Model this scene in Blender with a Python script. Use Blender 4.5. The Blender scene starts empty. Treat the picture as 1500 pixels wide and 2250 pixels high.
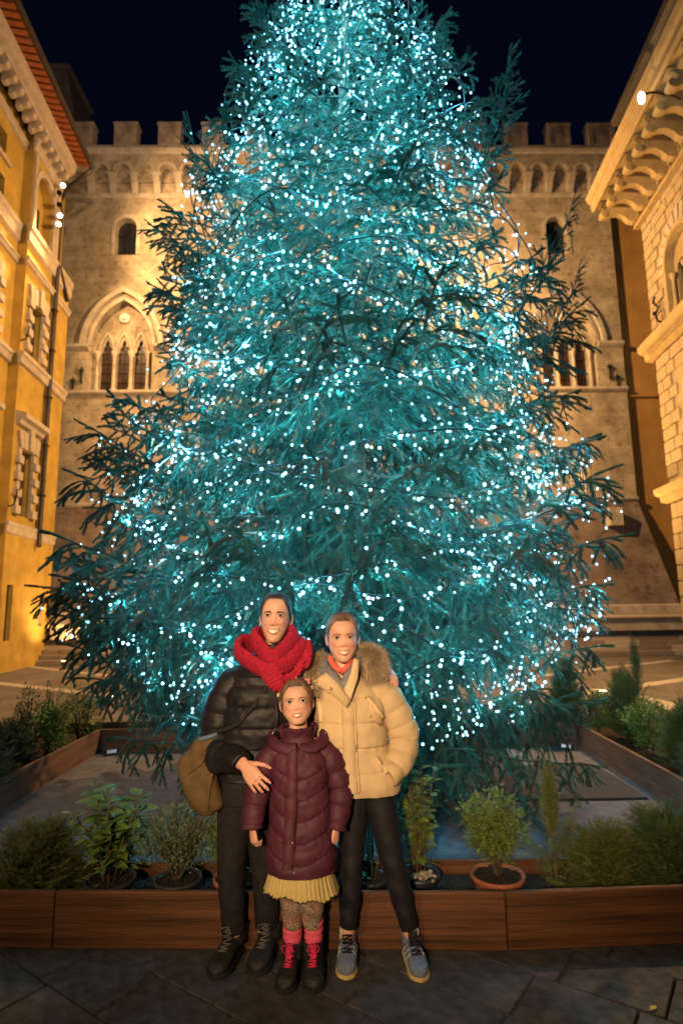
import bpy, math, random
from mathutils import Vector, Matrix, noise
from mathutils.geometry import tessellate_polygon

# ------------------------------------------------------------------ camera, sky, lights, exposure
SC = bpy.context.scene
COL = SC.collection
PI = math.pi
PITCH, ROLL, CAM_H = math.radians(9.18), math.radians(0.85), 1.63
cam_d = bpy.data.cameras.new('camera'); cam = bpy.data.objects.new('camera', cam_d); COL.objects.link(cam)
cam.matrix_world = Matrix.Translation((0, 0, CAM_H)) @ Matrix.Rotation(PI/2 + PITCH, 4, 'X') @ Matrix.Rotation(-ROLL, 4, 'Z')
cam_d.sensor_fit = 'VERTICAL'; cam_d.sensor_height = 36.0; cam_d.lens = 36.0*1300/2250
cam_d.clip_start = 0.05; cam_d.clip_end = 500
cam_d.dof.use_dof = True; cam_d.dof.focus_distance = 3.05; cam_d.dof.aperture_fstop = 1.9
SC.camera = cam

world = bpy.data.worlds.new('World'); SC.world = world; world.use_nodes = True
wn = world.node_tree
bg = wn.nodes['Background']
# a moonless night: plain deep navy, a touch lighter low down
tcw = wn.nodes.new('ShaderNodeTexCoord'); sep = wn.nodes.new('ShaderNodeSeparateXYZ'); rw = wn.nodes.new('ShaderNodeValToRGB')
wn.links.new(tcw.outputs['Generated'], sep.inputs[0]); wn.links.new(sep.outputs[2], rw.inputs[0]); wn.links.new(rw.outputs[0], bg.inputs[0])
rw.color_ramp.elements[0].position = 0.0; rw.color_ramp.elements[0].color = (.0020, .0028, .0095, 1)
rw.color_ramp.elements[1].position = 0.9; rw.color_ramp.elements[1].color = (.0008, .0011, .0050, 1)
bg.inputs[1].default_value = 1.0

SC.view_settings.view_transform = 'Standard'; SC.view_settings.look = 'None'
SC.view_settings.gamma = 1; SC.view_settings.use_curve_mapping = False
SC.view_settings.exposure = 0.0
SC.cycles.use_light_tree = True
SC.cycles.use_denoising = True
try: SC.cycles.denoiser = 'OPENIMAGEDENOISE'
except Exception: pass
SC.cycles.max_bounces = 5; SC.cycles.diffuse_bounces = 3; SC.cycles.glossy_bounces = 2
SC.cycles.transmission_bounces = 4; SC.cycles.transparent_max_bounces = 8
SC.cycles.sample_clamp_indirect = 3.0; SC.cycles.sample_clamp_direct = 0.0
SC.cycles.caustics_reflective = False; SC.cycles.caustics_refractive = False

def spot(name, loc, target, power, col, size, blend=1.0, radius=0.1):
    d = bpy.data.lights.new(name, 'SPOT'); d.energy = power; d.color = col
    d.spot_size = math.radians(size); d.spot_blend = blend; d.shadow_soft_size = radius
    o = bpy.data.objects.new(name, d); COL.objects.link(o)
    o.location = loc
    o.rotation_euler = (Vector(target)-Vector(loc)).to_track_quat('-Z', 'Y').to_euler()
    return o
LEDPOW = 2.3                                        # radiance of the fairy-light bulbs
LEDWATT = 12.0                                      # light each group of bulbs throws on the needles
SODIUM = (1.0, 0.58, 0.24)
AMBER = (1.0, 0.55, 0.18)
# street lantern behind the photographer (its light falls on the people and the tree front)
spot('front_light', (-1.1, -4.4, 3.2), (0.0, 3.05, 1.85), 3500, (1.0, 0.66, 0.37), 34, 1.0, 0.16)
# the floodlights on the corner of the ochre palace, shining on the castle front
spot('piazza_light', (-8.75, 17.5, 15.7), (-3.0, 20.9, 15.5), 2500, SODIUM, 120, 1.0, 0.12)
spot('piazza_light', (-8.70, 17.4, 14.2), (-4.0, 20.9, 9.0), 2700, SODIUM, 120, 1.0, 0.12)
# floodlight at the eave of the rusticated palace, shining across the square
spot('piazza_light', (6.9, 12.5, 13.7), (-9.3, 17.0, 8.5), 10500, SODIUM, 72, 1.0, 0.12)
spot('piazza_light', (6.5, 12.9, 13.6), (1.0, 20.8, 10.5), 11000, SODIUM, 112, 1.0, 0.12)
# the same eaves light the paving of the square, and an added unseen fill light the planter
spot('piazza_light', (6.8, 12.3, 13.6), (1.5, 12.5, 0.0), 14000, SODIUM, 95, 1.0, 0.15)
spot('piazza_light', (-8.6, 17.2, 14.6), (-4.0, 12.0, 0.0), 5000, SODIUM, 95, 1.0, 0.15)
spot('front_light', (-3.2, -3.6, 4.2), (0.2, 4.3, 0.5), 800, (1.0, 0.70, 0.36), 62, 1.0, 0.15)
# fill light added above the square to brighten the tower and battlements
spot('battlement_fill', (-2.0, 4.0, 13.5), (-3.0, 20.6, 23.0), 6500, (1.0, 0.62, 0.36), 76, 1.0, 0.15)
spot('piazza_light', (-7.9, 11.5, 15.3), (8.0, 20.9, 10.0), 30000, SODIUM, 66, 1.0, 0.15)  # added fill, out of view, brightens the castle's right side
# ground uplights
spot('ground_uplight', (-8.6, 18.7, 0.12), (-9.5, 18.9, 7.0), 900, SODIUM, 110, 1.0, 0.1)
spot('ground_uplight', (10.3, 20.0, 0.12), (10.6, 20.5, 6.0), 120, SODIUM, 100, 1.0, 0.1)
# uplights in the paving that wash the rusticated palace and its eaves
spot('ground_uplight', (6.6, 18.9, 0.15), (8.3, 13.8, 12.6), 5500, AMBER, 75, 1.0, 0.12)
spot('ground_uplight', (5.2, 11.2, 0.12), (9.0, 14.5, 7.0), 900, AMBER, 55, 1.0, 0.12)
# ------------------------------------------------------------------ helpers
def at(px, py, Y):
    """the world point at depth Y seen at a pixel of the 1500 x 2250 photograph"""
    x, y = (px-750)/1300, -(py-1125)/1300
    c, s = math.cos(-ROLL), math.sin(-ROLL)
    x, y = c*x-s*y, s*x+c*y
    cp, sp = math.cos(PITCH), math.sin(PITCH)
    d = Vector((x, cp-y*sp, sp+y*cp))
    return d*(Y/d.y)+Vector((0, 0, CAM_H))
def gnd(px, py, z=0.0):
    d = at(px, py, 1.0)-Vector((0, 0, CAM_H))
    return d*((z-CAM_H)/d.z)+Vector((0, 0, CAM_H))

def tag(o, label=None, cat=None, group=None, kind=None):
    if label: o['label'] = label
    if cat: o['category'] = cat
    if group: o['group'] = group
    if kind: o['kind'] = kind
    return o
def thing(name, label, cat, loc=(0, 0, 0), rotz=0.0, group=None):
    o = bpy.data.objects.new(name, None); COL.objects.link(o)
    o.empty_display_size = 0.2
    o.location = loc; o.rotation_euler = (0, 0, rotz)
    return tag(o, label, cat, group)
def link(name, me, parent=None, loc=None, rot=None, scale=None):
    o = bpy.data.objects.new(name, me); COL.objects.link(o)
    if parent is not None: o.parent = parent
    if loc is not None: o.location = loc
    if rot is not None: o.rotation_euler = rot
    if scale is not None: o.scale = scale
    return o

class MB:
    """collects shapes and links them as one mesh object"""
    def __init__(s): s.v = []; s.f = []; s.m = []; s.mi = 0
    def add(s, vs, fs):
        b = len(s.v); s.v.extend([tuple(p) for p in vs])
        for f in fs: s.f.append(tuple(i+b for i in f)); s.m.append(s.mi)
        return b
    def box(s, x0, x1, y0, y1, z0, z1):
        s.add([(x0,y0,z0),(x1,y0,z0),(x1,y1,z0),(x0,y1,z0),(x0,y0,z1),(x1,y0,z1),(x1,y1,z1),(x0,y1,z1)],
              [(0,3,2,1),(4,5,6,7),(0,1,5,4),(1,2,6,5),(2,3,7,6),(3,0,4,7)])
    def bbox(s, x0, x1, y0, y1, z0, z1, b=0.01):
        """a box with chamfered edges (three stacked rings)"""
        ring = lambda z, i: [(x0+i,y0+i,z),(x1-i,y0+i,z),(x1-i,y1-i,z),(x0+i,y1-i,z)]
        ch = lambda z, b: [(x0+b,y0,z),(x1-b,y0,z),(x1,y0+b,z),(x1,y1-b,z),(x1-b,y1,z),(x0+b,y1,z),(x0,y1-b,z),(x0,y0+b,z)]
        def inn(z): 
            c = ch(z, b); cx, cy = (x0+x1)/2, (y0+y1)/2
            return [(p[0]-b*(1 if p[0] > cx else -1)*.8, p[1]-b*(1 if p[1] > cy else -1)*.8, z) for p in c]
        rs = [inn(z0), ch(z0+b, b), ch(z1-b, b), inn(z1)]
        vs = sum(rs, []); fs = [tuple(range(7,-1,-1)), tuple(range(24,32))]
        for r in range(3):
            for i in range(8):
                j = (i+1) % 8; fs.append((r*8+i, r*8+j, r*8+8+j, r*8+8+i))
        s.add(vs, fs)
    def prism(s, poly, o, u, v, d, cap=True):
        """polygon (2D) placed by origin o and axes u, v, extruded by vector d"""
        o, u, v, d = Vector(o), Vector(u), Vector(v), Vector(d)
        n = len(poly)
        a = [o+u*p[0]+v*p[1] for p in poly]; b = [p+d for p in a]
        fs = [(i, (i+1) % n, (i+1) % n+n, i+n) for i in range(n)]
        if cap:
            for t in tessellate_polygon([[Vector((p[0], p[1], 0)) for p in poly]]):
                fs.append(tuple(t)); fs.append(tuple(i+n for i in reversed(t)))
        s.add(a+b, fs)
    def tube(s, pts, r, n=6, cap=True, twist=0):
        pts = [Vector(p) for p in pts]; k = len(pts)
        if not hasattr(r, '__len__'): r = [r]*k
        vs = []; prev = None
        for i, p in enumerate(pts):
            t = (pts[min(i+1, k-1)]-pts[max(i-1, 0)])
            if t.length < 1e-9: t = Vector((0, 0, 1))
            t.normalize()
            if prev is None:
                a = Vector((0, 0, 1)) if abs(t.z) < .9 else Vector((1, 0, 0))
                u = t.cross(a).normalized()
            else:
                u = (prev-t*prev.dot(t))
                u = u.normalized() if u.length > 1e-6 else t.orthogonal().normalized()
            prev = u; w = t.cross(u)
            for j in range(n):
                q = 2*PI*j/n+twist; vs.append(p+(u*math.cos(q)+w*math.sin(q))*r[i])
        fs = [(i*n+j, i*n+(j+1) % n, (i+1)*n+(j+1) % n, (i+1)*n+j) for i in range(k-1) for j in range(n)]
        if cap: fs += [tuple(reversed(range(n))), tuple((k-1)*n+j for j in range(n))]
        s.add(vs, fs)
    def lathe(s, prof, c, n=16, axis='z', cap=True):
        c = Vector(c); vs = []
        for r, h in prof:
            for j in range(n):
                q = 2*PI*j/n; a, b = r*math.cos(q), r*math.sin(q)
                vs.append(c+(Vector((a, b, h)) if axis == 'z' else Vector((a, h, b)) if axis == 'y' else Vector((h, a, b))))
        k = len(prof)
        fs = [(i*n+j, i*n+(j+1) % n, (i+1)*n+(j+1) % n, (i+1)*n+j) for i in range(k-1) for j in range(n)]
        if cap: fs += [tuple(reversed(range(n))), tuple((k-1)*n+j for j in range(n))]
        s.add(vs, fs)
    def sphere(s, c, r, n=12, m=8, sc=(1, 1, 1)):
        c = Vector(c); vs = [c+Vector((0, 0, -r*sc[2]))]
        for i in range(1, m):
            a = -PI/2+PI*i/m
            for j in range(n):
                q = 2*PI*j/n
                vs.append(c+Vector((r*sc[0]*math.cos(a)*math.cos(q), r*sc[1]*math.cos(a)*math.sin(q), r*sc[2]*math.sin(a))))
        vs.append(c+Vector((0, 0, r*sc[2])))
        fs = [(0, 1+(j+1) % n, 1+j) for j in range(n)]
        for i in range(m-2):
            for j in range(n):
                fs.append((1+i*n+j, 1+i*n+(j+1) % n, 1+(i+1)*n+(j+1) % n, 1+(i+1)*n+j))
        e = len(vs)-1; b = 1+(m-2)*n
        fs += [(b+j, b+(j+1) % n, e) for j in range(n)]
        s.add(vs, fs)
    def wall(s, outer, holes, depth, o=(0, 0, 0), u=(1, 0, 0), v=(0, 0, 1), w=(0, 1, 0)):
        """a flat face with openings whose reveals run in by depth along w"""
        o, u, v, w = Vector(o), Vector(u), Vector(v), Vector(w)
        loops = [outer]+holes
        P = [[Vector((p[0], p[1], 0)) for p in l] for l in loops]
        flat = [o+u*p[0]+v*p[1] for l in loops for p in l]
        s.add(flat, [tuple(t) for t in tessellate_polygon(P)])
        for h in holes:
            a = [o+u*p[0]+v*p[1] for p in h]; n = len(a)
            s.add(a+[p+w*depth for p in a], [(i, (i+1) % n, (i+1) % n+n, i+n) for i in range(n)])
    def mesh(s, name, mats, smooth=False):
        me = bpy.data.meshes.new(name); me.from_pydata(s.v, [], s.f)
        if not isinstance(mats, (list, tuple)): mats = [mats]
        for m in mats: me.materials.append(m)
        if len(mats) > 1: me.polygons.foreach_set('material_index', s.m)
        if smooth: me.polygons.foreach_set('use_smooth', [True]*len(me.polygons))
        me.update()
        return me
    def build(s, name, mats, parent=None, smooth=False, loc=None, label=None, kind=None):
        o = link(name, s.mesh(name, mats, smooth), parent, loc)
        if label: o['label'] = label
        if kind: o['kind'] = kind
        return o

def rect(x0, x1, z0, z1): return [(x0, z0), (x1, z0), (x1, z1), (x0, z1)]
def arch(cx, hw, z0, z1, n=12):
    """round-headed opening, z1 is the crown"""
    s = z1-hw
    return [(cx-hw, z0), (cx+hw, z0)]+[(cx+hw*math.cos(PI*i/n), s+hw*math.sin(PI*i/n)) for i in range(n+1)]
def pointed(cx, hw, z0, zs, z1, n=8):
    """pointed opening: springs at zs, apex at z1"""
    h = z1-zs; r = (hw*hw+h*h)/(2*hw)
    a1 = math.atan2(h, r-hw) if r > hw else math.pi/2+math.atan2(hw-r, h)
    right = [(cx+hw-r+r*math.cos(a1*i/n), zs+r*math.sin(a1*i/n)) for i in range(n+1)]
    left = [(2*cx-p[0], p[1]) for p in reversed(right[:-1])]
    return [(cx-hw, z0), (cx+hw, z0)]+right+left if zs-z0 > 1e-6 else right+left
def band(inner, outer):
    """closed strip polygon between two open curves with the same ends order"""
    return list(inner)+list(reversed(outer))

# ------------------------------------------------------------------ materials
def mat(name, col, rough=.75, var=.2, scale=8., bump=.15, bscale=60., spec=.3, metal=0., col2=None, detail=5., dist=.02, sss=0., coat=0., stretch=None, sheen=0.):
    m = bpy.data.materials.new(name); m.use_nodes = True
    nt = m.node_tree; N, L = nt.nodes, nt.links
    b = N['Principled BSDF']
    b.inputs['Roughness'].default_value = rough; b.inputs['Metallic'].default_value = metal
    b.inputs['Specular IOR Level'].default_value = spec
    if sss: b.inputs['Subsurface Weight'].default_value = sss; b.inputs['Subsurface Radius'].default_value = (.012, .004, .002); b.inputs['Subsurface Scale'].default_value = 1.0
    if coat: b.inputs['Coat Weight'].default_value = coat
    if sheen: b.inputs['Sheen Weight'].default_value = sheen
    tc = N.new('ShaderNodeTexCoord'); src = tc.outputs['Object']
    if stretch:
        mp = N.new('ShaderNodeMapping'); mp.inputs['Scale'].default_value = stretch; L.new(src, mp.inputs[0]); src = mp.outputs[0]
    n1 = N.new('ShaderNodeTexNoise'); n1.inputs['Scale'].default_value = scale; n1.inputs['Detail'].default_value = detail
    n1.inputs['Roughness'].default_value = .62
    L.new(src, n1.inputs['Vector'])
    r = N.new('ShaderNodeValToRGB'); L.new(n1.outputs[0], r.inputs[0])
    c2 = col2 or tuple(min(1, c*(1+var)) for c in col); c1 = tuple(c*(1-var) for c in col)
    r.color_ramp.elements[0].position = .32; r.color_ramp.elements[0].color = (*c1, 1)
    r.color_ramp.elements[1].position = .68; r.color_ramp.elements[1].color = (*c2, 1)
    L.new(r.outputs[0], b.inputs['Base Color'])
    if bump:
        n2 = N.new('ShaderNodeTexNoise'); n2.inputs['Scale'].default_value = bscale; n2.inputs['Detail'].default_value = 4
        L.new(src, n2.inputs['Vector'])
        bp = N.new('ShaderNodeBump'); bp.inputs['Strength'].default_value = bump; bp.inputs['Distance'].default_value = dist
        L.new(n2.outputs[0], bp.inputs['Height']); L.new(bp.outputs[0], b.inputs['Normal'])
    return m
def emit(name, col, s):
    m = bpy.data.materials.new(name); m.use_nodes = True
    b = m.node_tree.nodes['Principled BSDF']
    b.inputs['Base Color'].default_value = (.8, .8, .8, 1); b.inputs['Emission Color'].default_value = (*col, 1); b.inputs['Emission Strength'].default_value = s
    return m
def masonry(name, c1, c2, cm, bw, bh, mortar=.012, rough=.85):
    """weathered ashlar: faint courses, blotches and dark pits"""
    m = mat(name, c1, rough, .28, 1.3, .35, 26., .2, dist=.03, col2=c2, detail=8)
    nt = m.node_tree; N, L = nt.nodes, nt.links; b = N['Principled BSDF']
    tc = N.new('ShaderNodeTexCoord')
    mp = N.new('ShaderNodeMapping'); mp.inputs['Rotation'].default_value = (PI/2, 0, 0); L.new(tc.outputs['Object'], mp.inputs[0])
    br = N.new('ShaderNodeTexBrick'); L.new(mp.outputs[0], br.inputs['Vector'])
    br.inputs['Color1'].default_value = (1, 1, 1, 1); br.inputs['Color2'].default_value = (.84, .83, .81, 1); br.inputs['Mortar'].default_value = (*cm, 1)
    br.inputs['Scale'].default_value = 1; br.inputs['Mortar Size'].default_value = mortar; br.inputs['Brick Width'].default_value = bw; br.inputs['Row Height'].default_value = bh
    br.inputs['Bias'].default_value = -.2; br.inputs['Mortar Smooth'].default_value = .4
    vo = N.new('ShaderNodeTexNoise'); vo.inputs['Scale'].default_value = 5.5; vo.inputs['Detail'].default_value = 3; L.new(tc.outputs['Object'], vo.inputs['Vector'])
    rp = N.new('ShaderNodeValToRGB'); rp.color_ramp.elements[0].position = .30; rp.color_ramp.elements[0].color = (.45, .42, .4, 1)
    rp.color_ramp.elements[1].position = .46; rp.color_ramp.elements[1].color = (1, 1, 1, 1); L.new(vo.outputs[0], rp.inputs[0])
    old = b.inputs['Base Color'].links[0].from_socket
    m1 = N.new('ShaderNodeMixRGB'); m1.blend_type = 'MULTIPLY'; m1.inputs[0].default_value = .6; L.new(old, m1.inputs[1]); L.new(br.outputs[0], m1.inputs[2])
    m2 = N.new('ShaderNodeMixRGB'); m2.blend_type = 'MULTIPLY'; m2.inputs[0].default_value = .75; L.new(m1.outputs[0], m2.inputs[1]); L.new(rp.outputs[0], m2.inputs[2])
    L.new(m2.outputs[0], b.inputs['Base Color'])
    return m

MT = dict(
    ashlar=masonry('castle_ashlar', (.33, .265, .18), (.54, .45, .32), (.62, .58, .52), .62, .30),
    trim=mat('castle_trim', (.44, .38, .30), .8, .25, 3, .3, 40, .2),
    battle=mat('battlement_stone', (.26, .21, .17), .85, .35, 2.5, .3, 40, .2),
    dark=mat('dark_room', (.012, .011, .012), .5, .3, 3, 0),
    glass=mat('window_glass', (.02, .02, .028), .12, .2, 3, .05, 8, .6),
    iron=mat('wrought_iron', (.02, .018, .016), .5, .3, 20, .1, 60, .4, .6),
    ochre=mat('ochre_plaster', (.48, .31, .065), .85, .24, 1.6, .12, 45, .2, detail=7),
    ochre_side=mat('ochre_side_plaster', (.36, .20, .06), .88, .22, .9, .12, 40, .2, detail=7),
    stone=mat('pale_trim_stone', (.50, .41, .30), .8, .2, 4, .2, 50, .2),
    shutter=mat('window_reveal', (.22, .18, .15), .8, .2, 5, .15, 50, .2),
    tile=mat('terracotta_eave', (.42, .13, .04), .8, .25, 12, .2, 60, .2),
    wood_dark=mat('eave_wood', (.05, .03, .02), .8, .3, 10, .1),
    lead=mat('gutter_metal', (.055, .045, .038), .55, .3, 12, .1, 50, .4, .3),
    rust=mat('rusticated_stone', (.40, .31, .18), .85, .22, 5, .3, 45, .2),
    eave=mat('eave_stone', (.42, .31, .15), .8, .16, 3, .15, 50, .2),
    pave=mat('grey_paving', (.070, .060, .056), .72, .62, 6, .8, 70, .35, detail=12, dist=.012),
    joint=mat('paving_bed', (.028, .024, .022), .9, .3, 20, .3, 80, .2),
    piazza=mat('piazza_stone', (.115, .098, .085), .75, .3, 1.4, .2, 60, .3, detail=8),
    strip=mat('travertine_strip', (.36, .31, .25), .75, .2, 5, .2, 60, .3),
    tower=mat('tower_stone', (.20, .16, .14), .9, .3, 1.5, .3, 20, .2),
    bollard=mat('bollard_stone', (.42, .38, .33), .75, .22, 9, .3, 60, .3),
)
# ------------------------------------------------------------------ ground
g = MB(); g.add([(-160, -60, -.03), (160, -60, -.03), (160, 200, -.03), (-160, 200, -.03)], [(0, 1, 2, 3)])
tag(g.build('ground', MT['joint']), kind='structure')
g = MB(); g.add([(-120, 3.6, -.006), (120, 3.6, -.006), (120, 150, -.006), (-120, 150, -.006)], [(0, 1, 2, 3)])
tag(g.build('piazza', MT['piazza']), kind='structure')
# flagstones of the pavement in front of the planter, each its own slab
pav = thing('pavement', None, None); tag(pav, kind='structure')
rng = random.Random(5)
ux, uy = Vector((.815, -.579, 0)), Vector((.579, .815, 0))
slab = MB(); slab.bbox(-.5, .5, -.5, .5, -.03, 0, .012)
slabs = []
for k in range(3):
    sm = slab.mesh('slab', MT['pave']); slabs.append(sm)
ang = math.atan2(ux.y, ux.x)
for r in range(-9, 14):
    v0 = 1.93+.3165*r
    t = -6.0+rng.random()*.4
    while t < 4.2:
        ln = rng.choice((.42, .47, .52, .58, .66))
        c = ux*(t+ln/2)+uy*(v0+.158)
        if -2.9 < c.x < 2.9 and .9 < c.y < 3.75:
            o = link('paving_slab', slabs[rng.randrange(3)], pav, (c.x, c.y, rng.uniform(-.003, .002)), (rng.uniform(-.004, .004), rng.uniform(-.004, .004), ang+rng.uniform(-.012, .012)), (ln-.006, .3165-.006, 1))
        t += ln
g = MB()
for sx in ((-40, -2.75), (2.75, 40)):
    g.add([(sx[0], -30, -.008), (sx[1], -30, -.008), (sx[1], 3.6, -.008), (sx[0], 3.6, -.008)], [(0, 1, 2, 3)])
g.add([(-2.75, -30, -.008), (2.75, -30, -.008), (2.75, 1.0, -.008), (-2.75, 1.0, -.008)], [(0, 1, 2, 3)])
tag(g.build('pavement_beyond', MT['pave']), kind='structure')
# light travertine strips across the square
g = MB()
def strip(a, b, w, z=-.002):
    a, b = Vector(a), Vector(b); d = (b-a); d.z = 0; n = Vector((-d.y, d.x, 0)).normalized()*w/2
    g.add([(p.x, p.y, z) for p in (a-n, b-n, b+n, a+n)], [(0, 1, 2, 3)])
strip(gnd(1150, 1489), gnd(1475, 1451), .26)
strip(gnd(1120, 1512), gnd(1250, 1519), .30, -.0015)
strip(gnd(1255, 1527), gnd(1560, 1484), .34)
strip(gnd(1300, 1513), gnd(1640, 1588), .55, .002)
strip(gnd(-40, 1497), gnd(240, 1527), .30)
strip(gnd(60, 1464), gnd(300, 1492), .24)
strip(gnd(240, 1533), gnd(420, 1527), .45, -.0015)
tag(g.build('paving_strip', MT['strip']), kind='structure')
# the low kerb step behind the planter
g = MB()
g.bbox(-1.9, 1.9, 9.2, 9.6, -.01, .13, .02)
tag(g.build('kerb_step', MT['strip']), kind='structure')

# ------------------------------------------------------------------ the castle-like palace at the far end
PAL_R = math.radians(1.15)
pal = thing('crenellated_palace', 'pale stone crenellated medieval palace with gothic windows closing the square', 'palace', (-9, 20.6, 0), PAL_R)
X0 = 9.0                                       # local x = world X + 9
cg = [-8.02+X0, .24+X0, 8.5+X0]                # gothic bays
aw = [-8.06+X0, .22+X0, 8.48+X0]
holes = []
for c in cg: holes.append(pointed(c, 1.12, 9.58, 11.3, 13.12, 9))
for c in aw: holes.append(arch(c, .40, 14.98, 16.53, 12))
lw = [.2+X0, 8.62+X0]
for c in lw: holes.append(arch(c, .36, 5.45, 7.12, 10))
W0, W1 = -1.6, 19.65
m = MB(); m.wall([(W0, 5.3), (W1, 5.3), (W1, 18.3), (W0, 18.3)], holes, .38)
m.add([(W1, 0, 5.3), (W1, 6, 5.3), (W1, 6, 18.3), (W1, 0, 18.3)], [(0, 1, 2, 3)])
wall = m.build('wall', MT['ashlar'], pal)
# battered base
m = MB()
m.add([(W0-.6, -.75, 1.6), (W1+.7, -.75, 1.6), (W1, -.03, 5.25), (W0, -.03, 5.25), (W1+.7, 5, 1.6), (W1, 5, 5.25)], [(0, 1, 2, 3), (1, 4, 5, 2)])
m.build('battered_base', masonry('base_ashlar', (.17, .125, .10), (.30, .23, .18), (.7, .65, .6), .7, .36), pal)
m = MB(); m.bbox(W0-.7, W1+.8, -.95, 3, .9, 1.6, .05); m.build('plinth', MT['trim'], pal)
# string courses
def course(z0, z1, out, x0=W0, x1=W1):
    q = MB(); h = z1-z0
    q.prism([(0, z0), (-out*.55, z0+h*.25), (-out, z0+h*.55), (-out, z1), (0, z1)], (x0, 0, 0), (0, 1, 0), (0, 0, 1), (x1-x0, 0, 0))
    q.build('string_course', MT['trim'], pal)
course(5.22, 5.42, .12); course(9.36, 9.56, .14)
for a, b in ((W0, cg[0]-1.2), (cg[0]+1.2, cg[1]-1.2), (cg[1]+1.2, cg[2]-1.2), (cg[2]+1.2, W1)): course(11.12, 11.34, .16, a, b)
course(17.38, 17.52, .10)
# round-headed upper windows
for c in aw:
    w = MB(); w.prism(arch(c, .40, 14.98, 16.53, 12), (0, .3, 0), (1, 0, 0), (0, 0, 1), (0, .05, 0)); wo = w.build('window', MT['glass'], pal)
    f = MB(); inn = [(c+.40*math.cos(PI*i/14), 16.13+.40*math.sin(PI*i/14)) for i in range(15)]; out = [(c+.54*math.cos(PI*i/14), 16.13+.54*math.sin(PI*i/14)) for i in range(15)]
    f.prism(band([(c+.4, 14.98)]+inn+[(c-.4, 14.98)], [(c+.54, 14.98)]+out+[(c-.54, 14.98)]), (0, -.03, 0), (1, 0, 0), (0, 0, 1), (0, .027, 0)); f.build('surround', MT['trim'], wo)
    f = MB(); f.box(c-.02, c+.02, .26, .30, 15, 16.5); f.box(c-.4, c+.4, .265, .30, 15.9, 15.94); f.build('frame', MT['iron'], wo)
# gothic three-light windows
for c in cg:
    m = MB()                                                        # outer hood mould
    o1 = pointed(c, 1.515, 11.34, 11.34, 13.62, 12); o2 = pointed(c, 1.36, 11.34, 11.34, 13.42, 12)
    m.prism(band(o2, o1), (0, -.14, 0), (1, 0, 0), (0, 0, 1), (0, .138, 0))
    h = m.build('hood_mould', MT['trim'], pal)
    m = MB(); o1 = pointed(c, 1.24, 11.34, 11.34, 13.26, 12); o2 = pointed(c, 1.12, 11.34, 11.34, 13.12, 12)
    m.prism(band(o2, o1), (0, -.05, 0), (1, 0, 0), (0, 0, 1), (0, .047, 0)); m.build('inner_mould', MT['trim'], pal)
    lan = []
    def trefoil(cx):                                                # lancet with a cusped head
        a = [(cx-.235, 9.6), (cx+.235, 9.6), (cx+.235, 10.85), (cx+.20, 10.98), (cx+.235, 11.1), (cx+.15, 11.2), (cx+.17, 11.33), (cx+.07, 11.42), (cx+.085, 11.52), (cx, 11.66),
             (cx-.085, 11.52), (cx-.07, 11.42), (cx-.17, 11.33), (cx-.15, 11.2), (cx-.235, 11.1), (cx-.20, 10.98), (cx-.235, 10.85)]
        return a
    m = MB(); m.wall(pointed(c, 1.12, 9.58, 11.3, 13.12, 9), [trefoil(c+k*.62) for k in (-1, 0, 1)], .14, (0, .24, 0)); m.build('tracery', MT['ashlar'], pal)
    for k in (-1, 0, 1):
        w = MB(); w.box(c+k*.62-.3, c+k*.62+.3, .36, .38, 9.55, 11.7); wo = w.build('window', mat('lancet_glass', (.05, .028, .022), .3, .5, 4, .2, 9, .5) if k == -1 and c == cg[0] else bpy.data.materials['lancet_glass'], pal)
        f = MB()
        for q in range(1, 5): f.box(c+k*.62-.24, c+k*.62+.24, .34, .358, 9.6+q*.38, 9.63+q*.38)
        f.box(c+k*.62-.012, c+k*.62+.012, .342, .359, 9.6, 11.5); f.build('frame', MT['iron'], wo)
        a = MB(); i1 = pointed(c+k*.62, .25, 11.12, 11.12, 11.86, 8); i2 = pointed(c+k*.62, .31, 11.12, 11.12, 11.98, 8)
        a.prism(band(i1, i2), (0, .19, 0), (1, 0, 0), (0, 0, 1), (0, .048, 0)); a.build('lancet_arch', MT['trim'], pal)
    for k in (-1.5, -.5, .5, 1.5):
        q = MB(); x = c+k*.62
        q.lathe([(.11, 9.58), (.11, 9.68), (.07, 9.74), (.065, 10.85), (.08, 10.9), (.07, 10.93), (.12, 11.05), (.12, 11.13)], (x, .16, 0), 10); q.build('column', MT['trim'], pal, True)
    q = MB(); q.lathe([(.0, -.05), (.17, -.05), (.20, -.02), (.20, .03)], (c-.02, .2, 12.5), 18, 'y', False); q.sphere((c-.02, .17, 12.5), .09, 8, 6); q.build('medallion', mat('medallion_marble', (.62, .56, .5), .6, .1, 9, .2) if c == cg[0] else bpy.data.materials['medallion_marble'], pal, True)
# iron wall anchors
for x, z in ((-9.42+X0, 10.15), (-9.7+X0, 9.75), (10.05+X0, 10.15), (10.3+X0, 9.75)):
    q = MB(); q.tube([(x, -.06, z-.32), (x, -.06, z+.32)], .03, 6); q.sphere((x, -.07, z+.18), .075, 8, 6); q.sphere((x, -.07, z-.22), .05, 8, 6); q.tube([(x-.1, -.07, z+.2), (x+.1, -.07, z+.2)], .025, 5)
    q.build('wall_anchor', MT['iron'], pal)
q = MB(); q.box(18.33, 18.78, -.60, -.20, 4.32, 4.95); q.build('plaque', MT['trim'], pal)
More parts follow.
